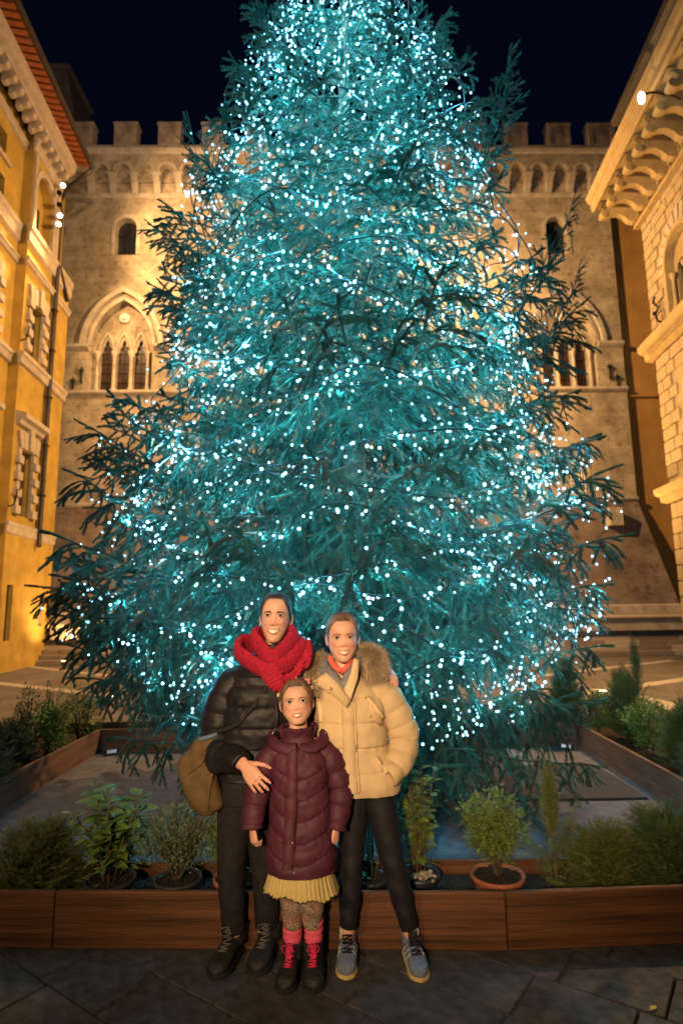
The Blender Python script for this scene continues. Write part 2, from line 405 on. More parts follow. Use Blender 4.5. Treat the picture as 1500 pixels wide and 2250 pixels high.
# lit grated windows near the ground
litm = emit('lit_window_glass', (1.0, .52, .17), .9)
for c in lw:
    w = MB(); w.prism(arch(c, .36, 5.45, 7.12, 10), (0, .28, 0), (1, 0, 0), (0, 0, 1), (0, .04, 0)); wo = w.build('window', litm, pal)
    f = MB()
    for q in range(-3, 4): f.box(c+q*.1-.012, c+q*.1+.012, .14, .165, 5.45, 7.05)
    for q in range(1, 11): f.box(c-.36, c+.36, .17, .19, 5.45+q*.15-.01, 5.45+q*.15+.01)
    f.build('grille', MT['iron'], wo)
    f = MB(); f.bbox(c-.5, c+.5, -.06, .0, 5.45, 5.52, .01); f.build('sill', MT['trim'], wo)
# corbel table: stepped corbels, little round arches and the overhanging parapet
SP = .845; c0 = -7.76+X0
corb = MB()
corb.prism([(0, 17.53), (-.10, 17.55), (-.16, 17.7), (-.17, 17.8), (-.32, 17.86), (-.36, 18.0), (-.37, 18.1), (-.55, 18.16), (-.6, 18.3), (-.62, 18.42), (0, 18.42)], (-.12, 0, 0), (0, 1, 0), (0, 0, 1), (.24, 0, 0))
corb.box(-.19, .19, -.66, .0, 18.422, 18.52)
cme = corb.mesh('corbel', MT['trim'])
ks = list(range(-2, 23))
for k in ks: link('corbel', cme, pal, (c0+k*SP, 0, 17.53*.3), None, (1, .57, .7))
outl = [(W0, 18.525)]
for k in ks:
    x = c0+k*SP
    outl.append((x+.19, 18.525)) if k == ks[-1] else None
    if k < ks[-1]:
        outl.append((x+.16, 18.525))
        for i in range(11): 
            a = PI-PI*i/10; outl.append((x+SP/2+.262*math.cos(a), 18.60+.262*math.sin(a)))
        outl.append((x+SP-.16, 18.525))
outl += [(W1+.3, 18.525), (W1+.3, 19.3), (W0, 19.3)]
m = MB(); m.prism(outl, (0, -.62, 0), (1, 0, 0), (0, 0, 1), (0, .5, 0)); o = m.build('arched_parapet', MT['ashlar'], pal); o.location.z = -.30; o.scale.y = .57
m = MB(); m.box(W0, W1+.3, -.06, 3, 18.3, 19.3); o = m.build('parapet_back', MT['ashlar'], pal); o.location.z = -.30
arc = MB(); ii = [(.265*math.cos(PI*i/12), .262*math.sin(PI*i/12)) for i in range(13)]; oo = [(.37*math.cos(PI*i/12), .36*math.sin(PI*i/12)) for i in range(13)]
arc.prism(band(ii, oo), (0, -.66, 18.60), (1, 0, 0), (0, 0, 1), (0, .038, 0)); ame = arc.mesh('arch_mould', MT['trim'])
for k in ks[:-1]: link('arch_mould', ame, pal, (c0+(k+.5)*SP, 0, -.30), None, (1, .57, 1))
m = MB(); m.prism([(-.62, 19.302), (-.70, 19.36), (-.74, 19.46), (-.74, 19.52), (3, 19.52), (3, 19.302)], (W0, 0, 0), (0, 1, 0), (0, 0, 1), (W1+.4-W0, 0, 0)); o = m.build('cornice', MT['trim'], pal); o.location.z = -.30; o.scale.y = .57
m = MB(); m.box(W0, W1+.35, -.66, 0, 19.523, 19.66); o = m.build('parapet_walk', MT['battle'], pal); o.location.z = -.30; o.scale.y = .57
# merlons, each with a carved coat of arms
mer = MB(); mer.wall(rect(-.48, .48, 19.66, 20.56), [rect(-.32, .32, 19.74, 20.44)], .07, (0, -.64, 0))
mer.add([(-.32, -.57, 19.74), (.32, -.57, 19.74), (.32, -.57, 20.44), (-.32, -.57, 20.44)], [(0, 1, 2, 3)])
mer.add([(-.48, -.64, 19.66), (-.48, .1, 19.66), (-.48, .1, 20.56), (-.48, -.64, 20.56), (.48, -.64, 19.66), (.48, .1, 19.66), (.48, .1, 20.56), (.48, -.64, 20.56)], [(0, 1, 2, 3), (4, 5, 6, 7), (3, 2, 6, 7), (1, 2, 6, 5)])
mer.bbox(-.53, .53, -.69, .15, 20.563, 20.68, .02)
mme = mer.mesh('merlon', MT['battle'])
sh = MB(); sh.prism([(-.2, .28), (.2, .28), (.21, .0), (.12, -.18), (0, -.28), (-.12, -.18), (-.21, 0)], (0, -.60, 20.09), (1, 0, 0), (0, 0, 1), (0, .028, 0)); sh.sphere((0, -.6, 20.14), .09, 8, 6, (1, .4, 1)); sh.tube([(-.15, -.61, 19.95), (0, -.62, 20.05), (.15, -.61, 19.95)], .025, 5)
sme = sh.mesh('carved_shield', MT['battle'])
for k in range(-1, 12):
    o = link('merlon', mme, pal, (-8.14+X0+1.69*k, 0, -.30), None, (1.10 if k == 11 else .90, .57, 1))
    link('carved_shield', sme, o)
# bench and steps at the foot of the palace
st = thing('stone_steps', 'worn stone steps running along the foot of the crenellated palace', 'steps', (-9, 20.6, 0), PAL_R)
sb = MB(); sb.bbox(-.5, .5, 0, 1, 0, 1, .03)
sblk = [sb.mesh('stone_block', m_) for m_ in (MT['trim'], mat('step_stone_dark', (.24, .19, .15), .85, .3, 3, .3, 40, .2), MT['battle'])]
for i in range(5):
    xa, xb = -1.4+.25*i-.2, W1+1.25-.10*i; y0 = -1.9+.2*i
    m = MB(); m.box(xa+.01, xb-.01, y0+.03, -.9, .15*i-.02, .15*i+.13); so = m.build('step', MT['joint'], st)
    x = xa; k = i
    while x < xb-.2:                                                # each tread is laid from separate blocks
        w = min(rng.uniform(.85, 1.6), xb-x)
        o = link('stone_block', sblk[k % 3], so, (x+w/2, y0+rng.uniform(0, .012), .15*i), None, (w-.012, .42, .148)); x += w; k += rng.choice((1, 1, 2))
be = thing('stone_bench', 'long pale stone bench ledge above the steps of the palace', 'bench', (-9, 20.6, 0), PAL_R)
m = MB(); m.bbox(-.35, W1+.75, -1.42, -.96, .752, 1.14, .02); m.build('bench_body', MT['trim'], be)
m = MB(); m.bbox(-.45, W1+.85, -1.52, -.955, 1.143, 1.25, .03); m.build('seat', MT['stone'], be)

# dark tower behind the left roof
tw = MB(); tw.add([(-20, 29, 20), (-13.0, 29, 20), (-13.0, 34, 20), (-20, 34, 20), (-18.6, 30, 32.9), (-15.6, 30, 32.9), (-15.6, 33, 32.9), (-18.6, 33, 32.9), (-20, 29, 0), (-13, 29, 0), (-13, 34, 0), (-20, 34, 0)],
       [(4, 5, 6, 7), (0, 1, 5, 4), (1, 2, 6, 5), (2, 3, 7, 6), (3, 0, 4, 7), (8, 9, 1, 0), (9, 10, 2, 1), (10, 11, 3, 2), (11, 8, 0, 3)])
two = thing('stone_tower', 'dark stone tower with tapering top behind the left tiled roof', 'tower', (0, 0, 0))
tw.build('shaft', MT['tower'], two)
q = MB(); q.bbox(-18.8, -15.4, 29.8, 33.2, 32.9, 33.2, .06); q.build('coping', MT['tower'], two)

# ochre house filling the gap right of the palace
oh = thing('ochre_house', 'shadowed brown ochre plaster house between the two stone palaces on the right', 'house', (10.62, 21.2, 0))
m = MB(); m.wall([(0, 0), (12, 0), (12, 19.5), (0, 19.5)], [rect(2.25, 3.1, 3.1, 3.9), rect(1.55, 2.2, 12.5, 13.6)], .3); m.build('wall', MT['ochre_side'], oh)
for r in ((2.25, 3.1, 3.1, 3.9), (1.55, 2.2, 12.5, 13.6)):
    q = MB(); q.box(r[0], r[1], .25, .28, r[2], r[3]); wo = q.build('window', MT['glass'], oh)
    q = MB(); q.box(r[0], r[1], .20, .248, (r[2]+r[3])/2-.02, (r[2]+r[3])/2+.02); q.build('frame', MT['iron'], wo)
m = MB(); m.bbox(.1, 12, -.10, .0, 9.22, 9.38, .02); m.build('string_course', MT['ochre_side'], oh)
m = MB(); m.bbox(-.2, 12.2, -.5, 4, 19.5, 19.8, .03); m.build('roof', MT['tile'], oh)
# ------------------------------------------------------------------ ochre palace on the left (local x runs along the front towards the viewer, y points out into the square)
LB = thing('ochre_palace', 'yellow ochre palace with pale stone window surrounds and tiled eaves along the left edge', 'palace', (-9.55, 19.5, 0), math.atan2(-1, .085))
PV = 3.3                                            # end of the projecting pavilion
bays = [(2.4, .42, 0.0), (4.75, .45, -.3), (7.4, .45, -.3)]
m = MB()
h1 = [rect(bays[0][0]-.42, bays[0][0]+.42, 4.4, 6.35), rect(bays[0][0]-.42, bays[0][0]+.42, 9.3, 10.9), arch(2.45, .62, 13.2, 15.25, 14), rect(2.62, 3.0, .85, 2.4)]
m.wall(rect(1.3, PV, 0, 16.4), h1, .28, (0, 0, 0), (1, 0, 0), (0, 0, 1), (0, -1, 0))
m.add([(PV, 0, 0), (PV, -.3, 0), (PV, -.3, 16.4), (PV, 0, 16.4)], [(0, 1, 2, 3)])
m.wall(rect(0, 1.3, 0, 12.8), [rect(.45, .8, 1.2, 1.75)], .1, (0, 0, 0), (1, 0, 0), (0, 0, 1), (0, -1, 0))
m.add([(0, -.35, 12.8), (1.3, -.35, 12.8), (1.3, -.35, 16.6), (0, -.35, 16.6), (1.3, 0, 12.8), (1.3, 0, 16.4), (1.3, -.35, 16.4), (0, 0, 12.8)], [(0, 1, 2, 3), (4, 5, 6, 1), (0, 1, 4, 7)])
m.add([(0, 0, 0), (0, -8, 0), (0, -8, 12.8), (0, 0, 12.8), (0, -.35, 12.8), (0, -.35, 16.6), (0, -8, 16.6)], [(0, 1, 2, 3), (4, 2, 6, 5)])
h2 = []
for c, hw, y in bays[1:]: h2 += [rect(c-hw, c+hw, 4.4, 6.35), rect(c-hw, c+hw, 9.3, 10.9), rect(c-hw, c+hw, 12.9+.25, 13.9), rect(c-.38, c+.38, 14.55, 15.25)]
m.wall(rect(PV, 12, 0, 16.4), h2, .28, (0, -.3, 0), (1, 0, 0), (0, 0, 1), (0, -1, 0))
m.build('wall', MT['ochre'], LB)
m = MB(); m.add([(1.84, -.27, 13.2), (3.06, -.27, 13.2), (3.06, -.27, 15.3), (1.84, -.27, 15.3)], [(0, 1, 2, 3)]); m.build('niche', MT['ochre'], LB)
# small dark window in the niche
q = MB(); q.box(2.25, 2.75, -.26, -.2, 13.3, 14.35); wo = q.build('window', MT['wood_dark'], LB)
q = MB(); q.box(2.3, 2.52, -.198, -.18, 13.3, 14.3); q.build('pane', MT['glass'], wo)
# wall courses, split where the pavilion steps forward
def lcourse(z0, z1, out, mt='stone', x0=0.0, x1=12.0, skip=()):
    for a, b, y in ((x0, min(PV, x1), 0.), (PV, x1, -.3)):
        if b-a < .05 or a < x0: continue
        q = MB(); h = z1-z0
        q.prism([(y, z0), (y+out*.6, z0+h*.12), (y+out*.7, z0+h*.6), (y+out, z0+h*.75), (y+out, z1), (y, z1)], (a, 0, 0), (0, 1, 0), (0, 0, 1), (b-a+(.1 if b == PV else 0), 0, 0)); q.build('string_course', MT[mt], LB)
lcourse(3.8, 4.14, .10); lcourse(8.74, 9.12, .16); lcourse(11.88, 12.1, .12); lcourse(12.55, 13.16, .14, 'stone')
lcourse(15.66, 15.92, .12, 'stone', 1.3)
# rusticated (blocked) window surrounds with flat arches
blk = MB(); blk.bbox(-.5, .5, 0, 1, -.5, .5, .06); blk_me = blk.mesh('stone_block', MT['stone'])
vou = MB(); vou.prism([(-.5, 0), (.5, 0), (.62, 1), (-.62, 1)], (0, 0, 0), (1, 0, 0), (0, 0, 1), (0, 1, 0)); vou_me = vou.mesh('voussoir', MT['stone'])
for bi, (c, hw, y) in enumerate(bays):
    for z0, z1 in ((4.4, 6.35), (9.3, 10.9)):
        q = MB(); q.box(c-hw, c+hw, y-.27, y-.24, z0, z1); wo = q.build('window', MT['glass'], LB)
        f = MB(); f.box(c-hw, c-hw+.3, y-.238, y-.20, z0, z1); f.box(c-.02, c+.02, y-.238, y-.21, z0, z1); f.box(c-hw+.3, c+hw, y-.238, y-.212, z0+(z1-z0)*.62, z0+(z1-z0)*.66); f.build('frame', MT['wood_dark'], wo)
        n = 8 if z1-z0 > 1.8 else 7; bh = (z1-z0)/n
        for i in range(n):
            big = i % 2 == 0
            for s in (-1, 1):
                w = .30 if big else .20
                o = link('stone_block', blk_me, LB, (c+s*(hw+w/2-.02), y-.05, z0+bh*(i+.5)), None, (w, .19 if big else .11, bh*.96))
        for i in range(-2, 3):
            hh = .62 if i == 0 else .5
            o = link('voussoir', vou_me, LB, (c+i*.235, y+.0, z1+.005), (0, i*.13, 0), (.205, .10+(.06 if i == 0 else 0), hh))
        if z0 < 5:
            q = MB(); q.prism([(y, 6.95), (y+.12, 7.0), (y+.16, 7.1), (y+.30, 7.16), (y+.30, 7.3), (y, 7.38)], (c-hw-.42, 0, 0), (0, 1, 0), (0, 0, 1), (2*hw+.84, 0, 0)); q.build('hood', MT['stone'], LB)
        # iron scroll bracket beside the window
        q = MB(); q.tube([(c+hw+.5, y+.02, z0+.15), (c+hw+.52, y+.18, z0+.2), (c+hw+.5, y+.22, z0+.45), (c+hw+.45, y+.2, z0+.62), (c+hw+.36, y+.24, z0+.66)], .022, 6); q.build('iron_bracket', MT['iron'], LB)
for c, hw, y in bays[1:]:
    for z0, z1 in ((13.15, 13.9), (14.55, 15.25)):
        q = MB(); q.box(c-hw, c+hw, y-.27, y-.24, z0, z1); wo = q.build('window', MT['dark'], LB)
        f = MB(); f.box(c-.03, c+.03, y-.238, y-.21, z0, z1); f.build('frame', MT['wood_dark'], wo)
    q = MB(); q.prism(band(rect(c-hw, c+hw, 14.5, 15.3), rect(c-hw-.12, c+hw+.12, 14.4, 15.4)), (0, y, 0), (1, 0, 0), (0, 0, 1), (0, .05, 0)) if False else q.box(c-hw-.15, c+hw+.15, y, y+.08, 14.36, 14.5); q.build('sill', MT['stone'], LB)
# pilaster strips and arch of the top niche
for a, b in ((1.32, 1.56), (1.62, 1.80), (3.1, 3.28)):
    for i in range(6):
        o = link('stone_block', blk_me, LB, ((a+b)/2, -.02, 13.18+.41*i+.2), None, (b-a, .09, .40))
q = MB(); ii = [(2.45+.63*math.cos(PI*i/16), 14.63+.63*math.sin(PI*i/16)) for i in range(17)]; oo = [(2.45+.80*math.cos(PI*i/16), 14.63+.82*math.sin(PI*i/16)) for i in range(17)]
q.prism(band([(3.08, 13.2)]+ii+[(1.82, 13.2)], [(3.25, 13.2)]+oo+[(1.65, 13.2)]), (0, 0.003, 0), (1, 0, 0), (0, 0, 1), (0, .09, 0)); q.build('niche_surround', MT['stone'], LB)
# barred ground-floor window and small plaque
q = MB(); q.box(2.62, 3.0, -.2, -.16, .85, 2.4); wo = q.build('window', MT['wood_dark'], LB)
f = MB()
for i in range(5): f.tube([(2.66+.075*i, -.12, .85), (2.66+.075*i, -.12, 2.4)], .012, 5)
f.build('bars', MT['iron'], wo)
q = MB(); q.box(.45, .8, -.09, -.06, 1.2, 1.75); q.build('plaque', MT['shutter'], LB)
# main cornice, modillions, tiled eave and gutter
q = MB(); q.prism([(0, 16.2), (.38, 16.2), (.40, 16.28), (.52, 16.34), (.56, 16.5), (.60, 16.62), (0, 16.7)], (1.5, 0, 0), (0, 1, 0), (0, 0, 1), (10.5, 0, 0)); q.build('cornice', MT['stone'], LB)
md = MB(); md.prism([(0, 15.93), (.10, 15.94), (.16, 16.02), (.30, 16.04), (.36, 16.12), (.36, 16.197), (0, 16.197)], (-.09, 0, 0), (0, 1, 0), (0, 0, 1), (.18, 0, 0)); mdm = md.mesh('bracket', MT['stone'])
for i in range(22): link('bracket', mdm, LB, (1.65+.42*i, 0, 0))
tl = MB(); tl.prism([(.05, 16.72), (1.0, 16.58), (1.0, 16.70), (.05, 16.86)], (-.075, 0, 0), (0, 1, 0), (0, 0, 1), (.15, 0, 0)); tlm = tl.mesh('eave_tile', MT['tile'])
for i in range(42): link('eave_tile', tlm, LB, (1.62+.235*i, 0, 0))
q = MB(); q.add([(1.5, 0, 16.9), (12, 0, 16.9), (12, 1.02, 16.74), (1.5, 1.02, 16.74), (1.5, -5, 18.6), (12, -5, 18.6)], [(0, 1, 2, 3), (1, 0, 4, 5)]); q.build('roof', MT['tile'], LB)
q = MB(); q.tube([(1.45, 1.07, 16.68), (12, 1.07, 16.68)], .085, 8); q.build('gutter', MT['lead'], LB)
q = MB(); q.tube([(1.47, 1.07, 16.66), (1.46, 1.0, 16.5), (1.1, .1, 16.05), (.75, -.22, 15.8), (.55, -.24, 15.6), (.55, -.24, 12.6)], .075, 8); q.build('downpipe', MT['lead'], LB, True)
q = MB(); q.tube([(.28, .06, 12.35), (1.2, .10, 13.1), (1.33, .12, 13.05), (1.36, .12, 12.7), (1.40, .12, 3.75), (1.48, .16, 3.62)], .07, 8); q.tube([(1.52, .05, 13.0), (1.54, .05, 3.9)], .02, 5); q.build('downpipe', MT['lead'], LB, True)
q = MB()
for z in (5.2, 6.8, 8.4, 10.0, 11.4): q.box(1.29, 1.5, .0, .2, z, z+.05)
q.build('pipe_clip', MT['lead'], LB)
# floodlights on the corner, each a thing of its own
lampm = emit('floodlight_glass', (1.0, .86, .62), 18.)
def flood(x, y, z, lit, lab, rz=0.0, par=LB):
    M_ = par.matrix_basis @ Vector((x, y, z))
    t = thing('floodlight', lab, 'floodlight', M_, par.rotation_euler[2]+rz, 'floodlights on the corner of the ochre palace')
    q = MB(); q.lathe([(.05, -.2), (.09, -.18), (.14, -.02), (.155, .08), (.155, .10)], (0, 0, 0), 14, 'y', False); q.lathe([(.0, -.2), (.05, -.2)], (0, 0, 0), 14, 'y', False); q.build('housing', MT['iron'], t, True)
    q = MB(); q.lathe([(.0, .10), (.13, .095)], (0, 0, 0), 14, 'y', False); q.build('lens', lampm if lit else MT['glass'], t)
    q = MB(); q.tube([(0, -.1, -.15), (0, -.3, -.18), (0, -.42, -.1)], .03, 6); q.build('mount', MT['iron'], t)
    return t
for (px, py, lit, lab) in ((139, 408, 1, 'lit floodlight highest on the corner of the ochre palace'), (132, 474, 1, 'lit floodlight in the middle of the corner of the ochre palace'),
                     (129, 493, 1, 'lowest lit floodlight on the corner of the ochre palace'), (131, 424, 0, 'unlit round floodlight just below the highest lit one'), (131, 450, 0, 'unlit floodlight between the lit ones on the corner')):
    d = at(px, py, 1)-Vector((0, 0, CAM_H)); n = Vector((1, .085, 0)); p0 = Vector((-9.25, 19.5, 0))
    k = (p0-Vector((0, 0, CAM_H))).dot(n)/d.dot(n); P = Vector((0, 0, CAM_H))+d*k
    loc = LB.matrix_basis.inverted() @ P if False else None
    t = flood(0, 0, 0, lit, lab); t.location = P; t.scale = (.55, .55, .55); t.rotation_euler = (math.radians(-25), 0, math.radians(-150 if lit else 200))

# ------------------------------------------------------------------ rusticated palace on the right (local x runs away from the viewer, y points out into the square)
RB = thing('rusticated_palace', 'rusticated stone palace with deep bracketed eaves along the right edge', 'palace', (9.05, 16, 0), math.atan2(1, .092))
wc, whw = -2.0, .72
m = MB(); m.wall([(-9, 0), (0, 0), (0, 13.4), (-9, 13.4)], [arch(wc, whw, 9.3, 11.25, 14), arch(wc-3.2, whw, 9.3, 11.25, 14), arch(wc, whw, 5.2, 7.6, 14)], .4, (0, 0, 0), (1, 0, 0), (0, 0, 1), (0, -1, 0))
m.add([(0, 0, 0), (0, -8, 0), (0, -8, 13.4), (0, 0, 13.4)], [(0, 1, 2, 3)])
m.build('wall', MT['rust'], RB)
rb = MB(); rb.bbox(-.5, .5, -.02, 1, -.5, .5, .07); rbm = rb.mesh('stone_block', MT['rust'])
rng = random.Random(11)
def rows(z0, z1, rh, xlim, avoid):
    z = z0; k = 0
    n = int((z1-z0)/rh); rh = (z1-z0)/n
    for r in range(n):
        x = 0.0; zc = z0+rh*(r+.5)
        first = .34 if r % 2 else .6
        w = first
        while x > xlim:
            xc = x-w/2
            if not avoid(xc, zc, w): link('stone_block', rbm, RB, (xc, 0, zc), None, (w-.035, .045+rng.uniform(0, .02), rh-.035))
            x -= w; w = rng.choice((.46, .52, .6))
def av(xc, zc, w):
    for c in (wc, wc-3.2):
        if abs(xc-c) < 1.12+w/2 and zc < 10.6: return True
        if math.hypot(xc-c, zc-10.55) < 1.35: return True
    return False
rows(9.02, 12.74, .31, -4.6, av)
rows(5.0, 8.45, .33, -3.0, lambda xc, zc, w: abs(xc-wc) < .85+w/2 and zc < 7.7)
rows(.1, 4.3, .42, -1.5, lambda *a: False)
for c in (wc, wc-3.2):
    n = 13
    for i in range(n):                                               # radiating voussoirs
        a = PI*(i+.5)/n
        link('voussoir', vou_me, RB, (c+.80*math.cos(a), 0, 10.53+.80*math.sin(a)), (0, PI/2-a, 0), (.155, .05, .50)).data.materials
    q = MB(); ii = [(c+.72*math.cos(PI*i/18), 10.53+.72*math.sin(PI*i/18)) for i in range(19)]; oo = [(c+.82*math.cos(PI*i/18), 10.53+.82*math.sin(PI*i/18)) for i in range(19)]
    q.prism(band([(c+.72, 9.2)]+ii+[(c-.72, 9.2)], [(c+.82, 9.2)]+oo+[(c-.82, 9.2)]), (0, .002, 0), (1, 0, 0), (0, 0, 1), (0, .13, 0)); q.build('window_surround', MT['eave'], RB)
    q = MB(); q.wall(arch(c, .72, 9.3, 11.25, 14), [arch(c-.33, .26, 9.3, 10.6, 10), arch(c+.33, .26, 9.3, 10.6, 10)], .12, (0, -.12, 0), (1, 0, 0), (0, 0, 1), (0, -1, 0)); q.build('tracery', MT['eave'], RB)
    q = MB(); q.box(c-.75, c+.75, -.36, -.33, 9.2, 11.2); q.build('window', MT['glass'], RB)
    for s in (-.66, 0, .66):
        q = MB(); q.lathe([(.09, 9.3), (.09, 9.38), (.055, 9.45), (.05, 10.15), (.1, 10.28), (.1, 10.34)], (c+s, -.04, 0), 10); q.build('column', MT['eave'], RB, True)
q = MB(); q.box(wc-.75, wc+.75, -.36, -.33, 5.2, 7.6); q.build('window', MT['glass'], RB)
q = MB()
for i in range(-4, 5): q.tube([(wc+i*.15, -.02, 5.2), (wc+i*.15, -.02, 7.5)], .02, 5)
q.build('window_grille', MT['iron'], RB)
def rcourse(z0, z1, out, name='string_course', mt='eave'):
    q = MB(); h = z1-z0
    q.prism([(0, z0), (out*.5, z0+h*.1), (out*.55, z0+h*.45), (out*.85, z0+h*.55), (out, z0+h*.7), (out, z1), (0, z1)], (-9, 0, 0), (0, 1, 0), (0, 0, 1), (9+out*.8, 0, 0)); q.build(name, MT[mt], RB)
rcourse(8.5, 8.98, .38); rcourse(4.35, 4.75, .34)
dn = MB()
for i in range(60): dn.box(-.1-.12*i, -.04-.12*i, .2, .27, 8.60, 8.69)
dn.build('dentils', MT['eave'], RB)
q = MB(); q.box(-9, .1, .003, .14, 12.76, 13.14); q.build('frieze', MT['eave'], RB)
q = MB()
for i in range(34):
    x = -.05-.17*i
    q.lathe([(.0, .0), (.055, .0), (.04, .03)], (x, .14, 12.95), 8, 'y', False); q.box(x-.105, x-.075, .14, .17, 12.82, 13.08)
q.build('carved_frieze', MT['eave'], RB)
q = MB(); q.box(-9, .15, 0, .2, 12.66, 12.755); q.box(-9, .15, 0, .2, 13.143, 13.2); q.build('frieze_mould', MT['eave'], RB)
# scroll consoles under the eaves
con = MB()
con.prism([(.14, 12.8), (.3, 12.78), (.42, 12.84), (.55, 12.98), (.70, 13.08), (.88, 13.08), (1.0, 13.0), (1.10, 13.0), (1.17, 13.08), (1.17, 13.2), (1.10, 13.25), (1.02, 13.2), (.95, 13.3), (1.1, 13.42), (.14, 13.42)], (-.10, 0, 0), (0, 1, 0), (0, 0, 1), (.20, 0, 0))
con.lathe([(.0, -.12), (.095, -.12), (.095, .12), (.0, .12)], (0, 1.10, 13.1), 12, 'x', False)
con.lathe([(.0, -.115), (.10, -.115), (.10, .115), (.0, .115)], (0, .26, 12.9), 12, 'x', False)
con.box(-.17, .17, .14, 1.2, 13.425, 13.47)
cm = con.mesh('bracket', MT['eave'])
for i in range(13): link('bracket', cm, RB, (.0-.64*i, 0, 0))
q = MB(); q.box(-9, .16, 0, 1.28, 13.472, 13.56); q.build('soffit', MT['eave'], RB)
q = MB(); q.prism([(1.24, 13.40), (1.30, 13.36), (1.36, 13.42), (1.36, 13.6), (1.44, 13.66), (1.50, 13.82), (1.28, 13.82), (1.24, 13.5)], (-9, 0, 0), (0, 1, 0), (0, 0, 1), (9.2, 0, 0)); q.build('cornice', MT['eave'], RB)
q = MB(); q.prism([(1.32, 13.85), (1.62, 13.92), (1.66, 14.05), (1.3, 14.05)], (-9, 0, 0), (0, 1, 0), (0, 0, 1), (6.5, 0, 0)); q.build('gutter', MT['lead'], RB)
q = MB(); q.add([(-9, 1.45, 13.83), (.2, 1.45, 13.83), (.2, -4, 15.5), (-9, -4, 15.5)], [(0, 1, 2, 3)]); q.build('roof', MT['tile'], RB)
for (x, z) in ((-.75, 9.5),):
    q = MB(); q.tube([(x, .05, z-.25), (x, .2, z-.2), (x, .25, z), (x, .15, z+.2), (x, .28, z+.35), (x, .22, z+.5)], .03, 6); q.sphere((x, .27, z+.02), .06, 8, 6); q.build('iron_bracket', MT['iron'], RB)
fl = thing('floodlight', 'small white lit floodlight on the gutter of the right eaves', 'floodlight', at(1408, 215, 11.9), 0)
q = MB(); q.sphere((0, 0, 0), .10, 12, 8, (.75, .75, 1.5)); q.build('lens', lampm, fl, True)
q = MB(); q.tube([(0.05, 0, .1), (.3, .02, .16), (.7, .05, .12), (.95, .08, .02)], .025, 6); q.build('mount', MT['iron'], fl)

# ------------------------------------------------------------------ lamps sunk in the paving, stone balls
upm = emit('uplight_glass', (1.0, .85, .6), 9.)
for (px, py, r, lab) in ((72, 1460, .16, 'round lit ground lamp in the paving by the ochre palace'), (1455, 1434, .20, 'round lit ground lamp in the paving by the right end of the steps'), (1323, 1521, .09, 'small lit ground lamp right of the stone ball'), (250, 1533, .07, 'small dim ground lamp left of the planter'), (42, 1597, .06, 'small warm ground lamp among the plants on the far left')):
    p = gnd(px, py)
    t = thing('ground_lamp', lab, 'ground lamp', (p.x, p.y, 0), 0, 'lamps sunk in the paving')
    q = MB(); q.lathe([(r*.82, .02), (r, .025), (r*1.1, .012), (r*1.1, -.005)], (0, 0, 0), 20, 'z', False); q.build('rim', MT['lead'], t, True)
    q = MB(); q.lathe([(.001, .035), (r*.5, .032), (r*.82, .018)], (0, 0, 0), 20, 'z', False); q.build('lens', upm, t, True)
for (px, py, lab) in ((310, 1556, 'pale stone ball bollard behind the shrub on the left'), (1262, 1546, 'pale stone ball bollard behind the conifers on the right')):
    p = gnd(px, py); t = thing('stone_bollard', lab, 'bollard', (p.x, p.y, 0), 0, 'stone balls on the square')
    q = MB(); q.sphere((0, 0, .21), .19, 24, 16); q.build('ball', MT['bollard'], t, True)
    q = MB(); q.lathe([(.15, 0), (.15, .03), (.11, .06), (.11, .08)], (0, 0, 0), 18); q.build('foot', MT['bollard'], t)
# ------------------------------------------------------------------ wooden planter frame round the tree
MT.update(
    board=mat('planter_board', (.080, .032, .014), .65, .55, 2.6, .6, 16, .25, col2=(.155, .064, .028), stretch=(.5, 7, 13), detail=11, dist=.008),
    board_old=mat('planter_board_weathered', (.15, .075, .048), .7, .4, 3.5, .25, 30, .25, col2=(.22, .12, .08), stretch=(.6, 6, 9), detail=8),
    soil=mat('potting_soil', (.028, .020, .014), .95, .5, 40, 1.0, 90, .2, dist=.02),
    gravel=mat('gravel_floor', (.118, .116, .132), .9, .3, 9, .8, 140, .3, detail=10, dist=.012),
    rubber=mat('rubber_mat', (.022, .026, .036), .75, .2, 30, .4, 180, .3),
    cable=mat('white_cable', (.55, .55, .53), .5, .1, 10, 0),
    terracotta=mat('terracotta_pot', (.30, .10, .05), .75, .25, 12, .2, 60, .25),
    blackpot=mat('black_plastic_pot', (.028, .03, .036), .45, .2, 12, .05, 60, .45),
)
PLT = thing('wooden_planter', 'low wooden board planter framing the gravel bed under the tree', 'planter', (0, 0, 0))
def board(a, b, z0, z1, t=.03, mt='board', lab=None, z0b=None):
    """one board standing on edge from a to b"""
    a, b = Vector((a[0], a[1], 0)), Vector((b[0], b[1], 0)); d = b-a; L = d.length
    q = MB(); q.bbox(0.002, L-.002, -t/2, t/2, z0, z1, .005)
    o = q.build('board', MT[mt], PLT, False, a); o.rotation_euler = (0, 0, math.atan2(d.y, d.x)); return o
P1, P2, P3, P4 = (-3.6, 3.29), (-1.45, 3.218), (.765, 3.138), (3.3, 3.245)
def split(a, b, zs, mt, seg):
    a, b = Vector(a), Vector(b); n = max(1, round((b-a).length/seg))
    for i in range(n):
        for z0, z1 in zs: board(a+(b-a)*i/n, a+(b-a)*(i+1)/n, z0, z1, .03, mt)
split(P1, P2, ((0, .256),), 'board', 9); split(P2, P3, ((0, .256),), 'board', 9); split(P3, P4, ((0, .256),), 'board', 9)
split((-2.85, 3.70), (2.58, 3.62), ((0, .205),), 'board', 2.7)                          # inner front
split((-2.84, 7.22), (2.68, 7.18), ((0, .27),), 'board_old', 2.8)                      # inner back
split((-2.86, 3.70), (-2.86, 7.24), ((0, .27),), 'board_old', 1.8)                     # inner left
